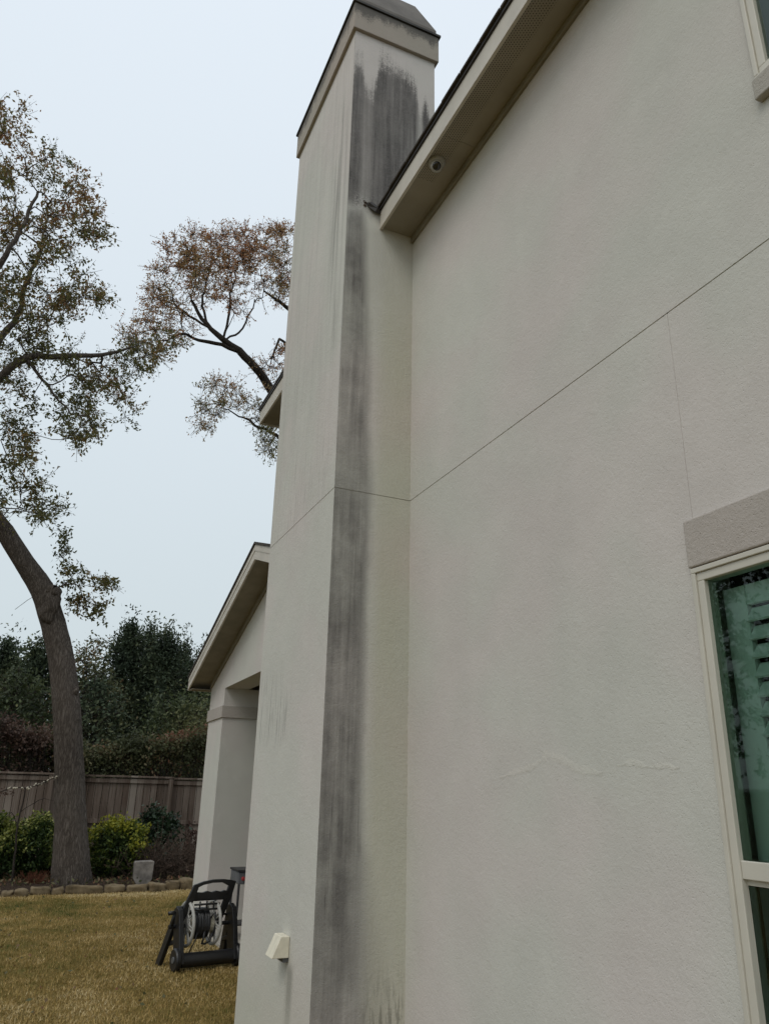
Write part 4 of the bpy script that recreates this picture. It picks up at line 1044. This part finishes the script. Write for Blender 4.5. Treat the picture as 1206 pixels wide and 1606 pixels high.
# leafless brown thicket behind the block
c = at(275, 1330, 15.4); t = thing('bare_shrub', (c[0], 15.4, .08), 'leafless brown twiggy shrub beside the stucco pier', 'shrub')
TW = []
for i in range(420):
    b0 = np.array([c[0]+rng.normal()*.35, 15.4+rng.normal()*.2, .08]); d = rng.normal(size=3)*np.array([.28, .2, .12])+[0, 0, rng.uniform(.1, .5)]; q = b0+d; TW.append((b0, b0+d*.5+rng.normal(size=3)*.04, q))
    for s_ in range(3): q2 = q+rng.normal(size=3)*.13; TW.append((b0+d*.6, b0+d*.8, q2))
V_, F_ = twig_mesh(TW, .0045); raw('stems', V_, F_, M_TWIGB, t)
P = np.array([b[2] for b in TW])[rng.integers(0, len(TW), 500)]; V_, F_ = leaves(P, .045, .5); raw('dead_leaves', V_, F_, M_LRED, t, tint=rng.uniform(0, 1, len(P)))
shrub(302, 9, 1298, 16.8, M_LRED, 'small dull red plant peeking out beside the pier', 500, .06, .3, 1, 21, stems=8)
# reddish dead tuft in front of the left shrub
c = at(58, 1365, 15.0); t = thing('dead_tuft', (c[0], 15.0, .08), 'reddish brown dead tuft of grass near the foot of the trunk', 'plant')
TW = []
for i in range(160):
    b0 = np.array([c[0]+rng.normal()*.08, 15.0+rng.normal()*.06, .07]); q = b0+np.array([rng.normal()*.09, rng.normal()*.07, rng.uniform(.06, .22)]); TW.append((b0, (b0+q)/2, q))
V_, F_ = twig_mesh(TW, .004); raw('blades', V_, F_, plain('dead_stalk', (.12, .05, .03), .9, .1), t)
# slender sapling with pale buds, reaching in from the left
t = thing('budding_sapling', tuple(at(18, 1385, 14.9)), 'thin bare sapling with a branch of pale buds, left side', 'sapling')
kk = Skel(); e_ = kk.path([at(18, 1385, 14.9), at(24, 1345, 14.9), at(28, 1290, 14.9), at(36, 1262, 14.9), at(40, 1236, 14.9)], [.022, .018, .015, .012, .009], step=.1, jit=.006)
f_ = kk.path([at(55, 1233, 14.8), at(72, 1227, 14.75), at(90, 1219, 14.7)], [.008, .006, .004], parent=e_, step=.08, jit=.004)
kk.path([at(20, 1236, 14.9), at(0, 1243, 15), at(-30, 1250, 15)], [.008, .007, .005], parent=e_, step=.08, jit=.004)
kk.path([at(60, 1255, 14.9), at(85, 1256, 14.9)], [.005, .003], parent=e_-3, step=.08, jit=.006)
kk.path([at(18, 1275, 14.9), at(2, 1292, 14.9)], [.006, .004], parent=e_-5, step=.08, jit=.006)
V_, F_ = kk.mesh(n=6); raw('stem', V_, F_, M_TWIG, t)
for i in range(20):
    f = i/19; p = at(12+78*f+rng.normal()*1.0, (1237-2*f if f < .45 else 1236-30*(f-.45)), 14.85+rng.normal()*.03)+np.array([0, 0, rng.normal()*.015]); r_ = .019*rng.uniform(.7, 1.25)
    bd_ = MB(); bd_.lathe([(.004, -r_), (r_*.8, -r_*.4), (r_*.85, r_*.3), (.003, r_*1.3)], p, (rng.normal(), rng.normal(), rng.normal()+1), 7)
    bd_.build('bud', M_BUD, t, smooth=True)
P = np.array([at(x, 1242+rng.normal()*4, 14.95) for x in rng.uniform(-20, 22, 70)]); V_, F_ = leaves(P, .06, .5); raw('leaves', V_, F_, M_LRED, t, tint=rng.uniform(.3, 1, len(P)))

# grey block standing in the bed
bc = at(222, 1388, 14.75)
t = MB(); n = 12; prof = []
bw, bh = .19, .42
out_ = [(-.095, 0), (.085, 0), (.145, .09), (.155, .36), (.14, .375), (-.155, .365), (-.165, .35), (-.155, .10)]
t.prism(out_, lambda x, z: (bc[0]+x, 14.64, .06+z), lambda x, z: (bc[0]+x*.95, 14.86, .06+z))
o = t.build('stone_block', M_BLOCK, None, bevel=.012); tag(o, 'pale grey weathered stone block standing in the flower bed', 'stone block')

# ------------------------------------------------------------------ grass and litter
def grass(n, xr, yr, hgt, wid, name, label, dens=None):
    x = rng.uniform(*xr, n); y = yr[0]+(yr[1]-yr[0])*rng.random(n)**1.15
    keep = ~((x > 1.6) & (y < 6.25)) & ~((x > 2.20) & (y < 11.45))
    x, y = x[keep], y[keep]; n = len(x)
    an = rng.uniform(0, 2*math.pi, n); lean = rng.uniform(.15, 1.5, n); h = hgt*rng.uniform(.5, 1.25, n)
    d = np.stack([np.cos(an)*np.sin(lean), np.sin(an)*np.sin(lean), np.cos(lean)], 1); s_ = np.stack([-np.sin(an), np.cos(an), np.zeros(n)], 1)
    B = np.stack([x, y, np.full(n, .001)], 1); w_ = (wid*rng.uniform(.6, 1.3, n))[:, None]
    V_ = np.stack([B-s_*w_*.5, B+s_*w_*.5, B+d*h[:, None]], 1).reshape(-1, 3); F_ = np.arange(3*n).reshape(-1, 3)
    big = np.array([mnoise.noise(Vector((a_*.55, b_*.55, 1.7)))*.6+mnoise.noise(Vector((a_*1.9, b_*1.9, 4)))*.45+mnoise.noise(Vector((a_*6, b_*6, 8)))*.3 for a_, b_ in zip(x, y)])
    # a strip of greener turf near the bed, as in the photograph
    gs = np.exp(-(((x-.9)/1.0)**2+((y-12.6)/1.1)**2))*.40+np.exp(-(((x-1.95)/.35)**2+((y-7.6)/.9)**2))*.15
    straw = np.exp(-((y-14.1)/.35)**2)*.2
    tt = np.clip(.60+big*.66-gs+straw+rng.normal(size=n)*.16, 0, 1)
    return tag(raw(name, V_, F_, M_GRAS, tint=tt), label, 'grass', kind='stuff')
grass(340000, (-4.5, 4.2), (5.0, 14.5), .033, .0075, 'grass', 'short dormant brown and green lawn grass')
# fallen leaves on lawn and bed
n = 480; P = np.stack([rng.uniform(-4, 2.1, n), rng.uniform(6.5, 14.2, n), rng.uniform(.02, .045, n)], 1); V_, F_ = leaves(P, .04, .6, up=0)
V_[:, 2] = np.clip(V_[:, 2], .012, .06); 
n = 5200; P2_ = np.stack([rng.uniform(-5, 3.4, n), rng.uniform(14.55, 17.6, n), rng.uniform(.11, .15, n)], 1); V2_, F2_ = leaves(P2_, .07, .5, up=0)
V_, F_ = joinm((V_, F_), (V2_, F2_)); tag(raw('leaf_litter', V_, F_, M_LVIN, tint=rng.uniform(.3, 1, len(F_))), 'fallen brown leaves scattered on lawn and bed', 'fallen leaves', kind='stuff')
